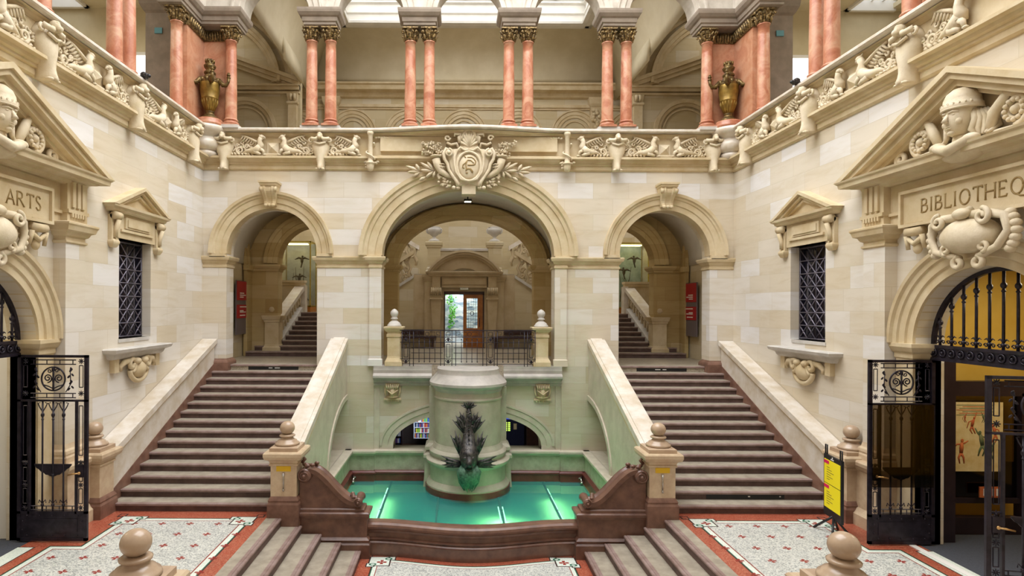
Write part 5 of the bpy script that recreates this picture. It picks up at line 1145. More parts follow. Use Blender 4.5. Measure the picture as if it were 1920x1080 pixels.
# letters carved on the portals
GL = {'B': (.62, [[(0, 0), (0, 1)], [(0, 1), (.3, 1), (.45, .9), (.45, .65), (.3, .54), (0, .54)], [(.3, .54), (.52, .44), (.55, .2), (.4, .02), (0, 0)]]),
 'I': (.22, [[(.05, 0), (.05, 1)]]), 'L': (.55, [[(0, 1), (0, 0), (.5, 0), (.52, .14)]]),
 'O': (.86, [[(.4+.4*math.cos(2*PI*k/20), .5+.52*math.sin(2*PI*k/20)) for k in range(21)]]),
 'Q': (.86, [[(.4+.4*math.cos(2*PI*k/20), .5+.52*math.sin(2*PI*k/20)) for k in range(21)], [(.4, 0), (.6, -.16), (.85, -.2)]]),
 'T': (.7, [[(.35, 0), (.35, 1)], [(0, .86), (0, 1), (.7, 1), (.7, .86)]]), 'H': (.78, [[(0, 0), (0, 1)], [(.7, 0), (.7, 1)], [(0, .52), (.7, .52)]]),
 'E': (.58, [[(.52, .14), (.5, 0), (0, 0), (0, 1), (.46, 1), (.48, .87)], [(0, .52), (.38, .52)]]), 'V': (.78, [[(0, 1), (.37, 0), (.74, 1)]]),
 'A': (.8, [[(0, 0), (.37, 1), (.74, 0)], [(.14, .36), (.6, .36)]]), 'R': (.72, [[(0, 0), (0, 1)], [(0, 1), (.32, 1), (.48, .9), (.48, .65), (.32, .52), (0, .52)], [(.25, .52), (.66, 0)]]),
 'S': (.56, [[(.46, .84), (.36, 1), (.14, 1), (.03, .85), (.06, .66), (.4, .42), (.5, .24), (.42, .04), (.2, -.02), (.02, .16)]])}
SERIF = {'B': [(0, 0), (0, 1)], 'I': [(.05, 0), (.05, 1)], 'L': [(0, 1), (0, 0)], 'T': [(.35, 0)], 'H': [(0, 0), (0, 1), (.7, 0), (.7, 1)], 'E': [(0, 0), (0, 1)], 'V': [(0, 1), (.74, 1)], 'A': [(0, 0), (.74, 0)], 'R': [(0, 0), (0, 1), (.66, 0)]}
def carve(body, h, s, y, z, lab):
    gap = .24; L = sum(GL[c][0]+gap for c in body)-gap; T = Matrix(((0, 0, -s, s*(W-.112)), ((1 if s < 0 else -1), 0, 0, y), (0, 1, 0, z), (0, 0, 0, 1)))
    t = thing('inscription', (s*W, y, z), lab, 'inscription'); x = -L/2
    for c in body:
        a = MB(T)
        for pl in GL[c][1]: a.tube([((x+p[0])*h, (p[1]-.5)*h, .0) for p in pl], .062*h, 6)
        for p in SERIF.get(c, []): a.tube([((x+p[0]-.09)*h, (p[1]-.5)*h, 0), ((x+p[0]+.09)*h, (p[1]-.5)*h, 0)], .035*h, 5)
        a.build('letter', 'old_ink', t); x += GL[c][0]+gap
carve('BIBLIOTHEQVE', .205, 1, -7.57, 5.44, 'carved capital letters BIBLIOTHEQVE on the right portal')
carve('ARTS', .21, -1, -6.72, 5.44, 'carved capital letters ARTS on the left portal')

# ================================================================= IRON GATES
def gate(P0, P1, h, label, lock_side=1):
    """leaf from hinge P0 to free edge P1 (plan points)"""
    d = Vector((P1[0]-P0[0], P1[1]-P0[1], 0)); w_ = d.length; d.normalize(); n_ = Vector((-d.y, d.x, 0)); 
    if n_.y > 0: n_ = -n_
    T = Matrix(((d.x, n_.x, 0, P0[0]), (d.y, n_.y, 0, P0[1]), (0, 0, 1, 0), (0, 0, 0, 1)))
    t = thing('iron_gate', (P0[0]+d.x*w_/2, P0[1]+d.y*w_/2, 0), label, 'gate', 'wrought iron gates')
    a = MB(T)
    for x0, x1, z0, z1 in ((0, .055, 0.02, h), (w_-.055, w_, .02, h), (0, w_, .02, .07), (0, w_, h-.04, h), (0, w_, .46, .50), (0, w_, 2.27, 2.30), (.17, .2, .46, 2.27), (w_-.2, w_-.17, .46, 2.27)): a.box(x0, x1, -.022, .022, z0, z1)
    a.build('frame', 'iron', t)
    a = MB(T); a.box(.04, w_-.04, -.012, .012, .06, .47); a.box(.16, w_-.16, -.02, .02, .16, .38)
    for k in range(5):
        for z in (.11, .43): a.ell((.16+(w_-.32)*k/4, .018, z), (.014, .01, .014), 6, 4)
    for z in (.2, .34):
        for x in (.09, w_-.09): a.ell((x, .018, z), (.014, .01, .014), 6, 4)
    a.build('bottom_panel', 'iron', t)
    for k in range(3):
        x = w_*.5+(k-1)*.17; a = MB(T); a.tube([(x, 0, .50), (x, 0, 2.27)], .014, 7); a.ell((x, 0, 2.05), (.028, .028, .04), 8, 6); a.ell((x, 0, 1.98), (.022, .022, .015), 8, 5); a.ell((x, 0, .60), (.025, .025, .03), 8, 5)
        for u in (-1, 1): a.tube([(x, 0, 2.1), (x+u*.05, 0, 2.18), (x+u*.075, 0, 2.24), (x+u*.04, 0, 2.25)], .009, 5); a.tube([(x, 0, .62), (x+u*.05, 0, .68), (x+u*.06, 0, .63)], .008, 5)
        a.build('bar', 'iron', t)
    a = MB(T)
    for x0, x1 in ((.06, .17), (w_-.17, w_-.06)):
        for z0, z1 in ((.98, 1.2), (.62, .86), (1.4, 2.2), (2.5, 2.85)):
            xa, xb = x0+.025, x1-.025
            for p, q in (((xa, z0), (xb, z0)), ((xb, z0), (xb, z1)), ((xb, z1), (xa, z1)), ((xa, z1), (xa, z0))): a.tube([(p[0], 0, p[1]), (q[0], 0, q[1])], .008, 4)
        for z in (.55, .92, 1.28, 2.4, 2.92):
            c = (x0+x1)/2
            for th in [k*PI/4 for k in range(8)]: a.tube([(c, 0, z), (c+.045*math.cos(th), 0, z+.045*math.sin(th))], .008, 4)
            a.ell((c, 0, z), (.018, .018, .018), 7, 5)
        for z in (1.3, 2.28): a.tube([(x0, 0, z), (x1, 0, z)], .01, 4)
    for z in (2.33, 2.40, 2.87, 2.94, .52, .58): a.tube([(.2, 0, z), (w_-.2, 0, z)], .009, 4)
    for k in range(4):
        for z0, z1 in ((2.33, 2.40), (2.87, 2.94), (.5, .58)): x = .25+(w_-.5)*k/3; a.tube([(x, 0, z0), (x, 0, z1)], .009, 4)
    a.build('border_pattern', 'iron', t)
    a = MB(T); c = w_/2; z = 2.635; a.tube([(c+.19*math.cos(2*PI*i/30), 0, z+.19*math.sin(2*PI*i/30)) for i in range(30)], .013, 6, closed=True)
    a.tube([(c, 0, z-.2), (c, 0, z+.2)], .014, 6); a.ell((c, 0, z+.15), (.03, .02, .04), 8, 6); a.ell((c, 0, z-.02), (.02, .02, .05), 8, 6)
    for u in (-1, 1):
        a.tube(spiral(c+u*.09, 0, z+.01, .07, .015, 1.6, 22, a0=-PI/2, sgn=-u), .011, 6); a.tube(spiral(c+u*.06, 0, z+.13, .035, .01, 1.2, 12, a0=0, sgn=u), .008, 5); a.tube([(c, 0, z-.16), (c+u*.08, 0, z-.12), (c+u*.15, 0, z-.1)], .01, 5)
        a.tube([(c+u*.2, 0, 2.42), (c+u*.28, 0, 2.55), (c+u*.27, 0, 2.8)], .008, 5)
        for k in range(4):
            zz = 2.47+.1*k; a.ell((c+u*(.25+.03*(k % 2)), 0, zz), (.035, .008, .018), 8, 5, rot=Matrix.Rotation(-u*.8, 3, 'Y')); a.ell((c+u*(.31-.02*(k % 2)), 0, zz+.03), (.03, .008, .016), 8, 5, rot=Matrix.Rotation(u*.8, 3, 'Y'))
    a.build('wreath_panel', 'iron', t)
    a = MB(T); n = 16; pts = [(c-.3+.6*i/n, 1.24-.17*math.sin(PI*i/n)-.012*(i % 2)) for i in range(n+1)]; a.prism([(c-.3, 1.26)]+pts+[(c+.3, 1.26)], 'y', -.008, .008); a.tube([(c, 0, 1.1), (c, 0, 1.0)], [.03, .005], 6); a.build('ornamental_plate', 'iron', t)
    a = MB(T); xl = w_-.12; a.box(xl-.07, xl+.06, -.03, .03, 1.05, 1.25); lk = a.build('lock_box', 'iron', t)
    a = MB(T); a.tube([(xl, .05, 1.12), (xl-.06, .07, 1.12), (xl-.16, .07, 1.10)], .012, 7); a.ell((xl, .04, 1.12), (.025, .02, .025)); a.build('handle', 'brass', lk, 'brass handle')
    return t
gate((-7.39, -6.24), (-6.26, -6.24), 3.02, 'open black iron gate leaf beside the foot of the left stairs')
g2 = gate((7.43, -6.22), (6.36, -6.22), 3.0, 'open black iron gate leaf standing behind the yellow notice stand at right')
gate((7.43, -8.64), (6.30, -8.42), 3.0, 'nearest black iron gate leaf, cut off by the right edge of the photo')
a = MB(Matrix.Translation((6.88, -6.27, 0))); a.box(-.48, .5, -.008, .008, .95, 2.28); tag(a.build('glass_sheet', 'smoked_glass'), 'tinted glass sheet behind the far right gate leaf', 'glass')

# ================================================================= ROOMS BEHIND THE PORTALS
a = MB(); a.box(7.1, 12, -10.5, -4.8, -.1, -.005); struct(a, 'floor_vestibule_right', 'mat_grey')
a = MB(); a.box(7.02, 7.12, -8.66, -6.2, -.02, .012); struct(a, 'trim_10', 'white_paint')
a = MB(); a.box(7.62, 12, -5.3, -5.15, 0, 6.2); a.box(11.8, 12, -10.5, -5.2, 0, 6.2); a.box(7.62, 12, -10.6, -10.4, 0, 6.2); struct(a, 'wall_vestibule_right', 'ochre_plaster')
a = MB(); a.box(7.6, 12, -10.5, -5.2, 5.4, 5.5); struct(a, 'ceiling_vestibule_right', 'ochre_plaster')
a = MB(); a.box(-12, -7.1, -10.5, -4.8, -.1, -.005); struct(a, 'floor_vestibule_left', 'mat_grey')
a = MB(); a.box(-12, -7.62, -5.3, -5.15, 0, 6.2); a.box(-12, -11.8, -10.5, -5.2, 0, 6.2); a.box(-12, -7.62, -10.6, -10.4, 0, 6.2); struct(a, 'wall_vestibule_left', 'white_plaster')
a = MB(); a.box(-12, -7.6, -10.5, -5.2, 5.4, 5.5); struct(a, 'ceiling_vestibule_left', 'white_plaster')
a = MB(); a.box(-8.6, -7.5, -6.12, -6.02, 0, 3.0); tag(a.build('draught_panel', 'white_paint'), 'plain pale grey panel behind the open gate at the left edge', 'panel')
t = thing('door_1', (8.4, -5.6, 0), None, None); t['kind'] = 'structure'
a = MB(); a.box(7.5, 7.88, -6.1, -5.95, 0, 3.0); a.box(7.9, 9.35, -5.75, -5.6, 2.35, 2.6); a.box(7.9, 8.1, -5.75, -5.6, 0, 2.4); a.box(9.3, 9.4, -5.75, -5.6, 0, 2.4); a.box(8.12, 9.4, -5.75, -5.6, 0, .28); a.box(8.12, 9.4, -5.72, -5.6, .52, .6); a.build('frame', 'dark_frame', t)
a = MB(); a.box(8.1, 9.3, -5.66, -5.64, .6, 2.35); a.build('pane', 'smoked_glass', t)
a = MB(); a.box(8.2, 9.3, -5.6, -5.58, .6, 1.2); a.build('curtain', 'dark_oak', t)
t = thing('poster', (8.6, -5.75, 1.1), 'cream poster with reddish dancing figures on the glass door at right', 'poster')
a = MB(); a.box(8.12, 8.95, -5.78, -5.765, 1.08, 2.25); a.build('sheet', 'poster_paper', t)
def fig(x, z, sc, lean, nm, mt):
    a = MB(Matrix.Translation((x, -5.782, z)) @ Matrix.Diagonal((sc, .12, sc, 1)))
    a.ell((lean*.1, 0, .30), (.045, .05, .055), 8, 6); a.tube([(lean*.08, 0, .25), (lean*.03, 0, .1), (0, 0, -.05)], [.04, .065, .05], 7)
    for u in (-1, 1): a.tube([(lean*.05, 0, .2), (u*.12, 0, .22+.08*u*lean), (u*.2, 0, .32*lean*u+.2)], [.025, .022, .015], 6); a.tube([(0, 0, -.04), (u*.07, 0, -.18), (u*.06+lean*.08, 0, -.34)], [.04, .03, .018], 6)
    a.build(nm, mt, t)
for x, z, sc, ln in ((8.42, 1.86, .42, 1), (8.82, 1.72, .45, -1), (8.24, 1.42, .6, .3), (8.3, 1.98, .2, 1)): fig(x, z, sc, ln, 'red_figure', 'poster_red')
for x, z, sc, ln in ((8.6, 1.55, .62, -.7), (8.74, 1.4, .4, .8), (8.62, 1.98, .22, -1)): fig(x, z, sc, ln, 'green_figure', 'poster_green')
for k in range(7): a = MB(); zz = 2.03+.028*k; a.box(8.16+.05*(k % 3), 8.80-.07*(k % 2), -5.783, -5.78, zz, zz+.010); a.build('printed_line', 'poster_red' if k % 2 else 'poster_green', t)
t = thing('push_sign', (8.75, -5.78, .66), 'small red and white sign low on the glass door at right', 'sign')
a = MB(); a.box(8.55, 8.9, -5.79, -5.77, .64, .82); a.build('plate', 'poster_red', t)
a = MB(); 
for x in (8.61, 8.69, 8.76, 8.83): a.box(x, x+.03, -5.796, -5.79, .67, .79)
a.build('symbol', 'white_paint', t)
# yellow notice stand
P0 = Vector((6.33, -5.32)); P1 = Vector((6.17, -5.92)); P0 = Vector((6.10, -5.52)); P1 = Vector((6.02, -6.12))
d = Vector((P1.x-P0.x, P1.y-P0.y, 0)).normalized(); n_ = Vector((d.y, -d.x, 0)); n_ = n_ if n_.x < 0 else -n_
T = Matrix(((d.x, n_.x, 0, P0.x), (d.y, n_.y, 0, P0.y), (0, 0, 1, 0), (0, 0, 0, 1)))
t = thing('notice_stand', (6.06, -5.82, 0), 'black folding stand with two yellow notices beside the right gate', 'notice stand')
a = MB(T); a.box(0, .6, -.02, .02, .28, 1.32); a.build('board', 'black_plastic', t)
for u in (.05, .55):
    a = MB(T); a.tube([(u-.03, 0, 1.3), (u-.03, 0, 1.48), (u+.03, 0, 1.48), (u+.03, 0, 1.3)], .012, 5); a.build('hook', 'black_plastic', t)
    a = MB(T); a.tube([(.3, 0, .32), (u*1.3-.1, .16, .015)], .02, 6); a.build('leg', 'black_plastic', t)
    a = MB(T); a.tube([(.3, 0, .32), (u*1.1-.03, -.2, .015)], .02, 6); a.build('leg', 'black_plastic', t)
a = MB(T); a.box(.03, .57, .02, .026, .84, 1.24); n1 = a.build('notice', 'yellow', t)
a2 = MB(T); a2.box(.03, .57, .02, .026, .42, .825); n2 = a2.build('notice', 'yellow', t)
for nn, zt in ((n1, 1.24), (n2, .825)):
    a = MB(T); a.box(.03, .2, .026, .029, zt-.07, zt-.015); a.build('red_tab', 'magenta', nn)
    a = MB(T)
    for k in range(6): a.box(.12, .22+.035*((k*7) % 5), .026, .0275, zt-.13-.04*k, zt-.122-.04*k)
    a.build('text_lines', 'ink', nn)
a = MB(T); a.box(.25, .35, .02, .025, 1.26, 1.275); a.ell((.3, .022, 1.295), (.02, .003, .015), 8, 5); a.build('logo', 'white_paint', t)

# ================================================================= LANDING: RAILING AND POSTS
for s in (-1, 1):
    x = s*1.97; T = Matrix.Translation((x, .12, 0)); t = thing('railing_post', (x, .12, 2.25), 'stone post with turned acorn finial at the %s end of the iron railing' % LR[s], 'post', 'railing posts')
    a = MB(T); a.mould(-.17, .17, -.17, .17, [(2.25, .06), (2.36, .06), (2.40, .04), (2.46, .01), (2.5, 0), (3.0, 0), (3.02, .02), (3.08, .02), (3.1, .0), (3.14, .0), (3.16, .03), (3.2, .06), (3.24, .09), (3.28, .10), (3.29, .08)]); a.build('pillar', 'trim_stone', t)
    a = MB(T); a.lathe([(0, 3.28), (.2, 3.29), (.19, 3.33), (.16, 3.36), (.15, 3.39), (.11, 3.42), (.07, 3.45), (.065, 3.48), (.10, 3.49), (.10, 3.51), (.07, 3.53), (.075, 3.56), (.10, 3.60), (.11, 3.65), (.095, 3.70), (.05, 3.745), (.0, 3.77)], seg=28); a.build('finial', 'pale_stone', t)
t = thing('iron_railing', (0, .1, 2.25), 'black wrought iron railing on the landing over the fountain', 'railing'); T = FB(-.10)
a = MB(T); a.box(-1.8, 1.8, -.02, .02, 3.19, 3.215); 
for z in (3.02, 2.88, 2.45, 2.31): a.tube([(-1.8, 0, z), (1.8, 0, z)], .009, 5)
a.build('rail', 'iron', t)
for cx in (-1.64, -.52, .6, 1.68):
    a = MB(T)
    for u in (-.1, .1): a.tube([(cx+u, 0, 2.25), (cx+u, 0, 3.2)], .011, 6)
    for z in (3.105,):
        for p, q in (((-.05, -.05), (.05, -.05)), ((.05, -.05), (.05, .05)), ((.05, .05), (-.05, .05)), ((-.05, .05), (-.05, -.05))): a.tube([(cx+p[0], 0, z+p[1]), (cx+q[0], 0, z+q[1])], .008, 5)
    for z, h in ((2.66, .17),):
        for p, q in (((-.05, -h), (.05, -h)), ((.05, -h), (.05, h)), ((.05, h), (-.05, h)), ((-.05, h), (-.05, -h))): a.tube([(cx+p[0], 0, z+p[1]), (cx+q[0], 0, z+q[1])], .008, 5)
    for z, sg in ((2.95, 1), (2.38, -1)):
        for u in (-1, 1): a.tube([(cx, 0, z+.05*sg), (cx+u*.04, 0, z+.02*sg), (cx+u*.075, 0, z-.02*sg), (cx+u*.05, 0, z-.05*sg), (cx+u*.03, 0, z-.03*sg)], .01, 5)
        a.ell((cx, 0, z), (.03, .01, .05), 8, 6)
    a.build('pillar_panel', 'iron', t)
for cx in (-1.08, .04, 1.14):
    a = MB(T)
    for u in (-.36, .36): a.tube([(cx+u, 0, 2.25), (cx+u, 0, 3.2)], .011, 6)
    for k in range(4): x = cx-.21+.14*k; a.tube([(x, 0, 2.37), (x, 0, 2.96)], .009, 6); a.ell((x, 0, 2.96), (.017, .017, .022), 7, 5); a.ell((x, 0, 2.37), (.017, .017, .022), 7, 5)
    for z in (2.74, 2.6): a.tube([(cx-.42, 0, z), (cx+.42, 0, z)], .009, 5)
    for u in (-1, 1): a.tube([(cx+u*p, 0, z) for p, z in ((.2, 3.05), (.34, 3.05), (.34, 3.16), (.25, 3.16), (.25, 3.09), (.3, 3.09))], .009, 5); a.tube([(cx+u*p, 0, z) for p, z in ((.07, 3.16), (.2, 3.16), (.2, 3.05), (.07, 3.05))], .008, 5)
    a.tube([(cx+.05*math.cos(2*PI*i/16), 0, 3.105+.05*math.sin(2*PI*i/16)) for i in range(16)], .008, 5, closed=True)
    a.build('bar_panel', 'iron', t)

# ================================================================= STAIR HALL BEHIND THE ARCADE
YD = 7.05
for s in (-1, 1):
    T = mX(s); sd = LR[s]
    st = thing('staircase', (s*5.0, 4.5, 2.25), 'darker inner stone staircase climbing behind the %s arch' % sd, 'staircase', 'inner staircases')
    for k in range(9):
        y = 2.75+.39*k; z = 2.25+.15*(k+1); x0, x1 = (3.9, 6.6+.15*(2-k)) if k < 2 else (3.9, 5.98)
        a = MB(T); a.m = 1; a.box(x0, x1, y+.03, y+.44, z-.152, z-.03); a.m = 0; a.box(x0, x1, y+.05, y+.44, z-.035, z); a.m = 2; a.box(x0, x1, y, y+.07, z-.04, z+.001)
        a.build('step', ['stair_tread', 'stair_riser', 'nosing_stone'], st)
    a = MB(T); a.box(3.8, 7.05, 6.24, YB, 3.4, 3.6); struct(a, 'floor_half_landing_'+sd, 'passage_floor')
    n = thing('newel_pedestal', (s*6.2, 3.3, 2.25), 'square stone newel with pine cone finial at the foot of the inner %s staircase' % sd, 'newel post', 'inner newels')
    a = MB(T); a.mould(5.98, 6.42, 3.15, 3.6, [(2.25, .06), (2.5, .06), (2.54, .02), (2.6, 0), (3.3, 0), (3.32, .03), (3.36, .03), (3.4, .06), (3.5, .09), (3.52, .09)]); a.build('pedestal', 'trim_stone', n)
    a = MB(T); a.lathe([(0, 3.52), (.1, 3.53), (.08, 3.56), (.06, 3.6), (.11, 3.64), (.14, 3.7), (.12, 3.78), (.06, 3.84), (0, 3.86)], (6.25, 3.4, 0), 16); a.build('finial', 'carved_stone', n)
    r = thing('stair_balustrade', (s*6.1, 4.9, 2.6), 'sloping stone balustrade with pierced panels beside the inner %s staircase' % sd, 'balustrade', 'inner balustrades')
    a = MB(T); a.prism([(3.5, 3.3), (6.3, 4.45), (6.3, 4.6), (3.5, 3.47)], 'x', 5.94, 6.3); a.build('handrail', 'coping_marble', r)
    a = MB(T); a.prism([(3.5, 2.3), (3.5, 2.72), (6.3, 3.85), (6.3, 2.3)], 'x', 5.98, 6.22); a.build('base', 'pale_stone', r)
    a = MB(T)
    for k in range(9):
        y = 3.7+.3*k; z = 2.83+.405*(y-3.5); a.tube([(6.1, y, z), (6.1, y+.06, z+.15), (6.1, y-.04, z+.3), (6.1, y+.03, z+.48)], [.04, .055, .05, .04], 7); a.tube(spiral(6.1, y+.13, z+.3, .08, .03, 1, 10, plane='vw'), .025, 5)
    a.build('carving', 'carved_stone', r)
    p = thing('landing_parapet', (s*6.3, 6.35, 3.6), 'stone parapet block with moulded cap on the half landing at %s' % sd, 'parapet', 'landing parapets')
    a = MB(T); a.mould(5.98, 7.04, 6.2, 6.45, [(3.3, 0), (4.58, 0), (4.6, .03), (4.68, .03), (4.7, .06), (4.78, .06)]); a.build('cap', 'trim_stone', p)
    a = MB(T); a.box(5.9, 6.06, 6.14, 6.5, 3.6, 4.6); a.build('corner_post', 'coping_marble', p)
    # glass display case with stuffed birds
    c = thing('display_case', (s*6.45, 7.2, 3.6), 'tall glass display case with gilt edges and lit top on the half landing at %s' % sd, 'display case', 'display cases')
    X0, X1, Y0, Y1, H0, H1 = 5.84, 7.02, 6.75, 7.7, 3.6, 6.3
    a = MB(T); a.box(X0, X1, Y0, Y1, H0, H0+.22); a.build('base', 'oak', c)
    a = MB(T)
    for x in (X0, X1-.04):
        for y in (Y0, Y1-.04): a.box(x, x+.04, y, y+.04, H0+.2, H1)
    for z in (H0+.2, H1-.05):
        for y in (Y0, Y1-.04): a.box(X0, X1, y, y+.04, z, z+.05)
        for x in (X0, X1-.04): a.box(x, x+.04, Y0, Y1, z, z+.05)
    a.build('frame', 'gold_frame', c)
    a = MB(T); a.box(X0+.03, X1-.03, Y1-.07, Y1-.05, H0+.22, H1-.03); a.build('back_panel', 'case_back' if s > 0 else 'case_back_left', c)
    a = MB(T); a.box(X0+.01, X0+.02, Y0+.03, Y1-.03, H0+.22, H1-.05); a.build('side_pane', 'clear_glass', c)
    a = MB(T); a.box(X0+.03, X1-.03, Y0+.01, Y0+.02, H0+.22, H1-.05); a.build('front_pane', 'clear_glass', c)
    a = MB(T); a.box(X0+.2, X1-.2, Y0+.25, Y0+.5, H1-.10, H1-.06); a.build('lamp', 'case_lamp', c)
    a = MB(T)
    r_ = random.Random(4+s)
    for k in range(7):
        p0 = Vector((X0+.2+r_.random()*.7, 7.25, H0+.25+.1*k)); p1 = p0+Vector((r_.uniform(-.3, .3), 0, r_.uniform(.5, 1.1))); a.tube([p0, (p0+p1)/2+Vector((.06, 0, 0)), p1], [.02, .015, .006], 5)
    tag(a.build('branches', 'specimen'), 'thin dry branches standing inside the %s display case' % sd, 'branches', 'display case branches')
    for k, (dx, z) in enumerate(((.35, 5.2), (.75, 5.65)) if s > 0 else ((.55, 4.9), (.45, 5.6))):
        a = MB(T); x = X0+dx; a.ell((x, 7.2, z), (.06, .05, .12), 10, 8); a.ell((x-.03, 7.17, z+.15), (.04, .04, .04), 8, 6); a.tube([(x-.06, 7.15, z+.15), (x-.11, 7.14, z+.14)], [.012, .003], 5); a.tube([(x, 7.22, z-.1), (x+.05, 7.24, z-.28)], [.03, .02], 6)
        for u in (-1, 1): a.tube([(x, 7.2, z+.05), (x+u*.12, 7.2, z+.1), (x+u*.28, 7.22, z+.03)], [.04, .04, .01], 6, flat=.4)
        tag(a.build('stuffed_bird', 'specimen'), '%s stuffed bird with spread wings in the %s display case' % ('lower' if k == 0 else 'upper', sd), 'bird', 'stuffed birds')
    # flight turning to the centre: spandrel wall, sloping balustrade
    a = MB(T); a.prism([(3.9, 2.25), (3.9, 3.7), (1.95, 4.95), (1.95, 2.25)], 'y', YD, YD+.3); a.box(3.8, 4.0, 6.3, YD+.3, 2.25, 4.6); struct(a, 'wall_stair_spandrel_'+sd, 'inner_stone')
    r = thing('stair_balustrade', (s*2.9, YD, 4), 'pierced stone balustrade rising toward the middle pedestals, lower %s flight' % sd, 'balustrade', 'inner balustrades')
    sl = -.66
    a = MB(T); a.prism([(3.9, 3.66), (1.95, 4.93), (1.95, 5.05), (3.9, 3.78)], 'y', YD-.06, YD+.3); a.build('string', 'pale_stone', r)
    a = MB(T); a.prism([(3.9, 4.62), (1.95, 5.85), (1.95, 6.0), (3.9, 4.77)], 'y', YD-.06, YD+.3); a.build('handrail', 'trim_stone', r)
    a = MB(T)
    for k in range(6): x = 2.1+.32*k; z = 5.0-.64*(x-1.95); a.tube([(x, YD+.1, z), (x+.06, YD+.1, z+.2), (x-.04, YD+.1, z+.42), (x+.05, YD+.1, z+.62), (x, YD+.1, z+.86)], [.04, .06, .055, .05, .04], 7); a.tube(spiral(x+.15, YD+.1, z+.35, .11, .03, 1.2, 14), .045, 6); a.tube(spiral(x+.13, YD+.1, z+.6, .08, .02, 1.1, 12), .04, 6); a.tube(spiral(x+.15, YD+.1, z+.1, .09, .03, 1.1, 12), .045, 6); a.tube([(x-.1, YD+.1, z+.05), (x+.22, YD+.1, z+.75)], .03, 6); a.tube([(x+.02, YD+.1, z+.75), (x+.24, YD+.1, z+.0)], .03, 6)
    a.build('carving', 'surround_stone_shaded', r)
    r = thing('stair_balustrade', (s*2.9, 8.15, 5), 'pierced stone balustrade descending to the middle pedestals, upper %s flight' % sd, 'balustrade', 'inner balustrades')
    a = MB(T); a.prism([(1.8, 6.1), (1.8, 6.28), (5.2, 8.25), (5.2, 8.07)], 'y', 8.1, 8.4); a.build('handrail', 'coping_marble', r)
    a = MB(T); a.prism([(1.8, 4.6), (1.8, 5.35), (5.2, 7.3), (5.2, 4.6)], 'y', 8.15, 8.4); a.build('string', 'inner_stone', r)
    a = MB(T)
    for k in range(9): x = 1.95+.34*k; z = 5.4+.58*(x-1.8); a.tube([(x, 8.25, z), (x-.06, 8.25, z+.2), (x+.04, 8.25, z+.42), (x-.05, 8.25, z+.7)], [.04, .06, .055, .04], 7); a.tube(spiral(x+.15, 8.25, z+.4, .11, .03, 1.2, 14), .045, 6); a.tube(spiral(x+.15, 8.25, z+.62, .07, .03, 1.2, 10), .04, 6); a.tube([(x-.05, 8.25, z+.05), (x+.3, 8.25, z+.85)], .03, 6)
    a.build('carving', 'surround_stone_shaded', r)


    # pedestal with stone urn
    p = thing('urn_pedestal', (s*1.17, YD+.1, 5.05), 'tall stone pedestal carrying a stone vase, %s of the door pediment' % sd, 'pedestal', 'urn pedestals')
    a = MB(T); a.mould(.92, 1.42, YD-.05, YD+.4, [(5.05, .06), (5.2, .06), (5.24, .03), (5.3, .03), (5.34, 0), (6.08, 0), (6.1, .03), (6.16, .04), (6.2, .08), (6.3, .09), (6.33, .05)]); a.build('shaft', 'inner_stone', p)
    v_ = thing('stone_vase', (s*1.17, YD+.15, 6.33), 'two-handled stone vase on the %s pedestal above the door' % sd, 'vase', 'stone vases')
    a = MB(Matrix.Translation((s*1.17, YD+.15, 6.33))); a.T = a.T @ Matrix.Scale(1.15, 4); a.lathe([(0, 0), (.18, 0), (.19, .04), (.15, .08), (.06, .13), (.05, .18), (.1, .21), (.12, .23), (.2, .3), (.23, .38), (.22, .45), (.19, .47), (.21, .5), (.17, .51), (.15, .46), (0, .44)], seg=28); a.build('bowl', 'pale_stone', v_)
    for u in (-1, 1): a = MB(Matrix.Translation((s*1.17, YD+.15, 6.33))); a.tube([(u*.2, 0, .32), (u*.28, 0, .38), (u*.3, 0, .48), (u*.24, 0, .54), (u*.2, 0, .5)], .028, 7); a.build('handle', 'pale_stone', v_)
    # bench along the door wall
    b_ = thing('bench', (s*1.75, 6.55, 2.25), 'dark wooden bench against the wall %s of the door' % sd, 'bench', 'benches')
    a = MB(T); a.box(1.05, 2.75, 6.5, 6.9, 2.62, 2.7); a.build('seat', 'bench_wood', b_)
    for x in (1.15, 2.58): a = MB(T); a.box(x, x+.08, 6.52, 6.88, 2.25, 2.62); a.build('leg', 'bench_wood', b_)
    a = MB(T); a.box(1.05, 2.75, 6.92, 6.97, 2.75, 2.95); a.build('backrest', 'bench_wood', b_)
    # red direction sign on the passage wall
    g = thing('direction_sign', (s*6.95, 2.6, 2.95), 'tall red and grey direction sign on the wall of the %s passage' % sd, 'sign', 'direction signs'); G = FS(s, 6.96)
    a = MB(G); a.m = 0; a.box(2.05, 3.2, .0, .04, 2.95, 4.6); a.m = 1; a.box(2.06, 3.19, .04, .05, 4.0, 4.58); a.box(2.06, 3.19, .04, .05, 3.45, 3.86); a.build('panel', ['grey_sign', 'red_sign'], g)
    a = MB(G)
    for z, w0 in ((4.2, .35), (4.14, .5), (4.08, .3), (3.78, .6), (3.66, .3), (3.62, .5), (3.52, .45)): a.box(2.3, 2.3+w0, .05, .053, z, z+.03)
    a.build('lettering', 'white_paint', g)
f = thing('picture', (-5.75, YB-.03, 4.8), 'small dark framed picture on the rear wall seen through the left arch', 'picture')
a = MB(FB(YB)); a.box(-5.98, -5.56, 0, .04, 4.75, 5.25); a.build('frame', 'iron', f)
a = MB(FB(YB)); a.box(-5.9, -5.64, .04, .045, 4.83, 5.17); a.build('print', 'case_back', f)
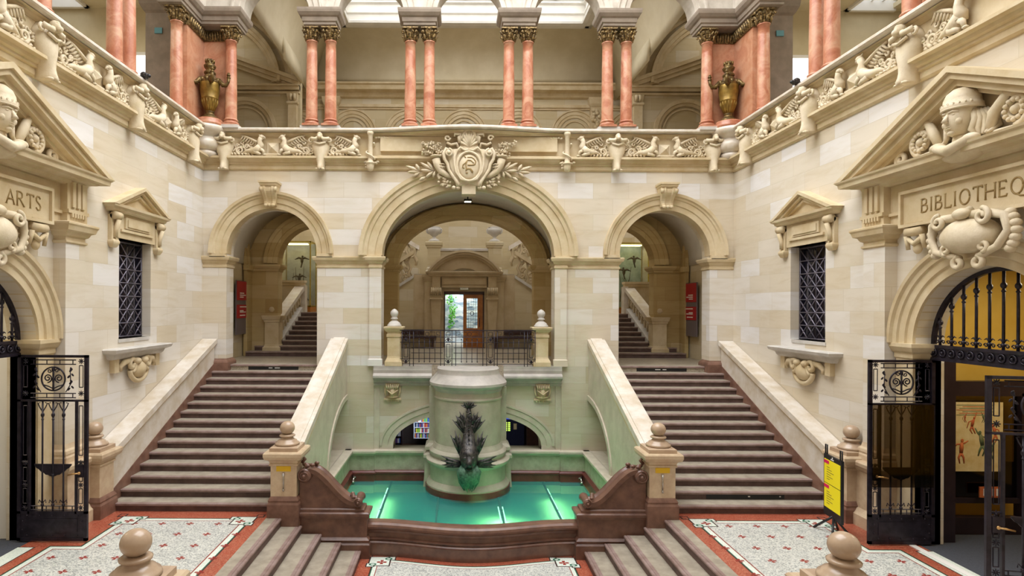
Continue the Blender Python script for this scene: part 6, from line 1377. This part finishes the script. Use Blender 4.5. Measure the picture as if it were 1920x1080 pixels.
# middle landing slab and parapet above the door
a = MB(); a.box(-1.95, 1.95, YD+.28, 8.2, 4.95, 5.1); struct(a, 'floor_upper_landing', 'passage_floor')
t = thing('landing_parapet', (0, YD, 5.1), 'plain stone parapet between the two vase pedestals above the door', 'parapet', 'landing parapets')
a = MB(); a.box(-.92, .92, YD+.05, YD+.3, 5.1, 5.98); a.build('wall', 'inner_stone', t)
a = MB(); a.mould(-.93, .93, YD+.02, YD+.33, [(5.97, 0), (5.98, .02), (6.06, .03), (6.08, .0)]); a.build('cap', 'pale_stone', t)
# wall round the door
a = MB(); a.box(-1.95, -.78, YD-.02, YD+.3, 2.25, 5.05); a.box(.78, 1.95, YD-.02, YD+.3, 2.25, 5.05); a.box(-.78, .78, YD-.02, YD+.3, 4.42, 5.05)
for s in (-1, 1): a.mould(*sorted((s*.98, s*1.52)), YD-.14, YD+.1, [(2.25, .03), (2.5, .03), (2.52, 0), (4.78, 0), (4.8, .03), (4.84, .03), (4.88, .05), (4.96, .09), (5.05, .10)])
struct(a, 'wall_door', 'surround_stone_shaded')
t = thing('door_surround', (0, YD-.2, 2.25), 'carved stone door surround with curved pediment in the rear hall', 'door surround'); T = FB(YD-.14)
for s in (-1, 1):
    c = s*1.07
    a = MB(T); a.loft([[(c-hw, 0, z), (c-hw, d, z), (c+hw, d, z), (c+hw, 0, z)] for z, hw, d in ((2.25, .19, .18), (2.5, .19, .18), (2.5, .12, .1), (4.1, .2, .16), (4.1, .24, .2), (4.14, .24, .2), (4.18, .2, .16), (4.26, .2, .16))], sm=False); a.build('pilaster', 'surround_stone_shaded', t)
    a = MB(T)
    for k in range(6): x = c-.17+.068*k; a.tube([(x, .16, 4.54), (x, .25, 4.5), (x, .26, 4.38), (x, .18, 4.27)], [.03, .036, .034, .028], 6)
    a.box(c-.21, c+.21, 0, .16, 4.26, 4.56); a.box(c-.16, c+.16, 0, .14, 4.56, 5.0); a.build('bracket', 'surround_stone_shaded', t)
a = MB(T); a.box(-.86, .86, 0, .1, 4.56, 4.62); a.box(-.86, .86, 0, .07, 4.62, 5.0); a.box(-.82, .82, .07, .1, 4.68, 4.92); a.mould(-1.32, 1.32, 0, .15, [(4.98, 0), (5.0, .03), (5.06, .06), (5.09, .14), (5.15, .16), (5.17, .14)]); a.build('entablature', 'surround_stone_shaded', t)
a = MB(T); Rr = 1.62; cz = 5.97-Rr
def seg(r0, r1, d0, d1):
    th0 = math.asin(min(1, (5.15-cz)/r0)); n_ = 24; P = [(r0*math.cos(th0+(PI-2*th0)*i/n_), cz+r0*math.sin(th0+(PI-2*th0)*i/n_)) for i in range(n_+1)]; th1 = math.asin(min(1, (5.15-cz)/r1)); P2 = [(r1*math.cos(th1+(PI-2*th1)*i/n_), cz+r1*math.sin(th1+(PI-2*th1)*i/n_)) for i in range(n_+1)]; return P+P2[::-1]
a.prism(seg(1.62, 1.54, 0, 0), 'y', 0, .34); a.prism(seg(1.55, 1.46, 0, 0), 'y', 0, .27); a.prism(seg(1.48, 1.38, 0, 0), 'y', 0, .16); a.prism(seg(1.45, .95, 0, 0), 'y', 0, .04); a.build('curved_pediment', 'surround_stone_shaded', t)
t = thing('exit_sign', (0, YD-.2, 4.5), 'small green and white exit sign above the door', 'sign')
a = MB(FB(YD-.2)); a.box(-.16, .16, -.1, .02, 4.47, 4.6); a.m = 1; a.box(-.15, .15, .02, .025, 4.48, 4.59); pl = a.build('panel', ['exit_green', 'white_paint'], t)
T = Matrix(((1, 0, 0, 0), (0, 0, -1, YD-.228), (0, 1, 0, 4.535), (0, 0, 0, 1))); text_mesh('EXIT', .09, .002, T, 'lettering', 'exit_green', t)
# the wooden door
t = thing('door_2', (0, YD+.1, 2.25), None, None); t['kind'] = 'structure'
a = MB(); a.box(-.78, .78, YD+.05, YD+.2, 4.3, 4.42); a.box(-.78, -.73, YD+.05, YD+.2, 2.25, 4.35); a.box(.72, .78, YD+.05, YD+.2, 2.25, 4.35); a.build('frame', 'dark_oak', t)
a = MB(); 
for x0, x1, z0, z1 in ((-.03, .10, 2.25, 4.3), (.52, .72, 2.25, 4.3), (.10, .52, 4.15, 4.3), (.10, .52, 2.25, 3.0)): a.box(x0, x1, YD+.08, YD+.14, z0, z1)
a.box(.14, .48, YD+.06, YD+.1, 2.4, 2.85); lf = a.build('leaf', 'oak', t)
a = MB(); a.box(.10, .52, YD+.11, YD+.115, 3.0, 4.15); a.build('pane', 'clear_glass', lf)
a = MB()
for k in range(1, 5): x = .10+.084*k; a.tube([(x, YD+.09, 3.0), (x, YD+.09, 4.15)], .007, 5)
for k in range(1, 10): z = 3.0+.115*k; a.tube([(.1, YD+.09, z), (.52, YD+.09, z)], .007, 5)
a.tube([(.31+.07*math.cos(2*PI*i/16), YD+.085, 3.57+.07*math.sin(2*PI*i/16)) for i in range(16)], .012, 5, closed=True); a.build('lattice', 'iron', lf)
a = MB(); a.tube([(.6, YD+.05, 3.05), (.6, YD+.03, 3.2), (.6, YD+.05, 3.4)], .015, 6); a.build('handle', 'iron', lf)
# yard outside the door
a = MB(); a.box(-3, 3, YD+3.2, YD+3.4, 2.0, 6.5); struct(a, 'wall_yard', 'stone_view')
a = MB(); a.box(-3, 3, YB+.4, YD+3.4, 2.1, 2.24); a.m = 0; struct(a, 'floor_yard', 'white_paint')
t = MB(); r_ = random.Random(5)
for i in range(150):
    z = 2.9+r_.random()*1.9; x = -.52+.05*math.sin(z*4)+r_.gauss(0, .06+.03*(z-2.9)); t.ell((x, YD+3.1-r_.random()*.12, z), (.035, .02, .04), 5, 4, rot=Matrix.Rotation(r_.uniform(-1, 1), 3, 'Y'))
tag(t.build('ivy', 'leaf'), 'green ivy hanging on the pale stone wall outside the open door', 'ivy', kind='stuff')
area('yard_daylight', (0, YD+2.75, 5.2), 2.0, 260, rot=(math.radians(25), 0, 0), col=(.95, .98, 1))

# ================================================================= LIBRARY ROOM SEEN THROUGH THE LOW ARCH
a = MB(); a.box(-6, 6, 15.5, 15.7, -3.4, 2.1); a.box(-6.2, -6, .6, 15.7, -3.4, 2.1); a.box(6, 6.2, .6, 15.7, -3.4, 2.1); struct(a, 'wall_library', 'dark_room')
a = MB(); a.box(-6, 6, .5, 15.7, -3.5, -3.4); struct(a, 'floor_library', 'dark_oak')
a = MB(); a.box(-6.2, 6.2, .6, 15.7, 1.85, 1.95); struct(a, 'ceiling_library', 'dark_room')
a = MB(); a.box(-3.97, 3.97, .1, .6, -3.4, -1.2); struct(a, 'wall_library_front', 'lower_stone')
def shelf_unit(x0, x1, y, z0, rows, rh, lab, mat, red=False):
    t = thing('bookshelf', ((x0+x1)/2, y, z0), lab, 'bookshelf'); a = MB(); 
    a.box(x0-.04, x0, y, y+.3, z0, z0+rows*rh+.04); a.box(x1, x1+.04, y, y+.3, z0, z0+rows*rh+.04); a.box(x0, x1, y+.28, y+.3, z0, z0+rows*rh); a.build('case', mat, t)
    for k in range(rows+1): a = MB(); a.box(x0, x1, y, y+.3, z0+k*rh, z0+k*rh+.025); a.build('shelf', mat, t)
    return t
BC = []
for i, h in enumerate(('#7fae3c', '#2f5aa8', '#c7c9cf', '#a63a3a', '#e0c53a', '#3d8f86', '#d9d5c2', '#5a3c7a', '#c9762e', '#1f2f4a')): simple('book_%s' % 'abcdefghij'[i], h, None, rough=.6); BC.append('book_%s' % 'abcdefghij'[i])
area('shelf_fill', (-2.2, 13.2, -.9), 1.2, 45, rot=(math.radians(60), 0, 0), col=(.85, .92, 1))  # fill light added in front of the bookshelf
shelf_unit(-2.38, -1.33, 14.3, -2.86, 5, .27, 'white bookshelf full of bright books seen through the low arch left of the fountain', 'white_shelf')
shelf_unit(-3.75, -2.95, 13.2, -3.2, 4, .33, 'darker bookshelf at the far left of the room behind the low arch', 'dark_frame')
bk = {}
ORD = 'first second third fourth fifth sixth seventh eighth ninth tenth eleventh twelfth thirteenth fourteenth fifteenth sixteenth seventeenth eighteenth nineteenth twentieth twenty-first twenty-second'.split()
BN = dict(zip(BC, 'green,blue,grey,red,yellow,teal,cream,purple,orange,navy'.split(',')))
rows_n = ['bottom', 'second', 'third', 'fourth', 'top']
def put_books(x0, x1, y, z0, rows, rh, grp, r_, cols):
    for k in range(rows):
        x = x0+.02; nb = 0
        while x < x1-.07:
            wd = r_.uniform(.04, .075); c = r_.choice(cols); key = c
            if key not in bk:
                a = MB(); a.box(-.5, .5, -.1, .1, 0, 1); o = a.build('book', c); bk[key] = o; new = o
            else: new = bk[key].copy(); COL.objects.link(new)
            hh = rh*r_.uniform(.62, .85); new.location = (x+wd/2, y+.12, z0+k*rh+.026); new.scale = (wd, 1, hh)
            nb += 1; tag(new, '%s book, %s from the left, on the %s shelf of the %s bookcase' % (BN[c], ORD[nb-1], rows_n[k], grp), 'book', 'books on the %s shelf of the %s bookcase' % (rows_n[k], grp)); x += wd+.004
rb = random.Random(11)
put_books(-2.38, -1.33, 14.3, -2.86, 5, .27, 'white', rb, BC); put_books(-3.75, -2.95, 13.2, -3.2, 4, .33, 'dark', rb, BC[1:2]+BC[7:8]+BC[9:10]+BC[2:3])
a = MB(); a.box(-3.6, -3.0, 12.6, 12.9, -3.38, -3.0); tag(a.build('red_cabinet', 'red_sign'), 'low red cabinet in front of the darker bookshelf', 'cabinet')
t = thing('library_door', (1.9, 14.5, -3.4), 'dark door with small green lit panes behind the low arch at right', 'door')
a = MB(); a.box(1.9, 3.2, 14.5, 14.6, -3.4, -1.2); a.build('panel', 'navy_door', t)
emis('green_pane', '#b9d85a', 1.2); emis('blue_pane', '#3a50c0', .9)
for i in range(2):
    for k in range(5): a = MB(); a.box(2.22+i*.16, 2.33+i*.16, 14.48, 14.5, -2.5+k*.095, -2.43+k*.095); a.build('pane', 'green_pane', t)
a = MB(); a.box(2.1, 2.6, 14.46, 14.5, -1.9, -1.72); a.build('sign_strip', 'blue_pane', t)
a = MB(); a.box(2.66, 2.82, 14.48, 14.5, -2.42, -2.12); a.build('notice', 'poster_paper', t)
a = MB(); a.box(3.3, 4.3, 14.0, 14.4, -3.4, -1.3); tag(a.build('wooden_cupboard', 'dark_oak'), 'brown wooden cupboard right of the dark door behind the low arch', 'cupboard')
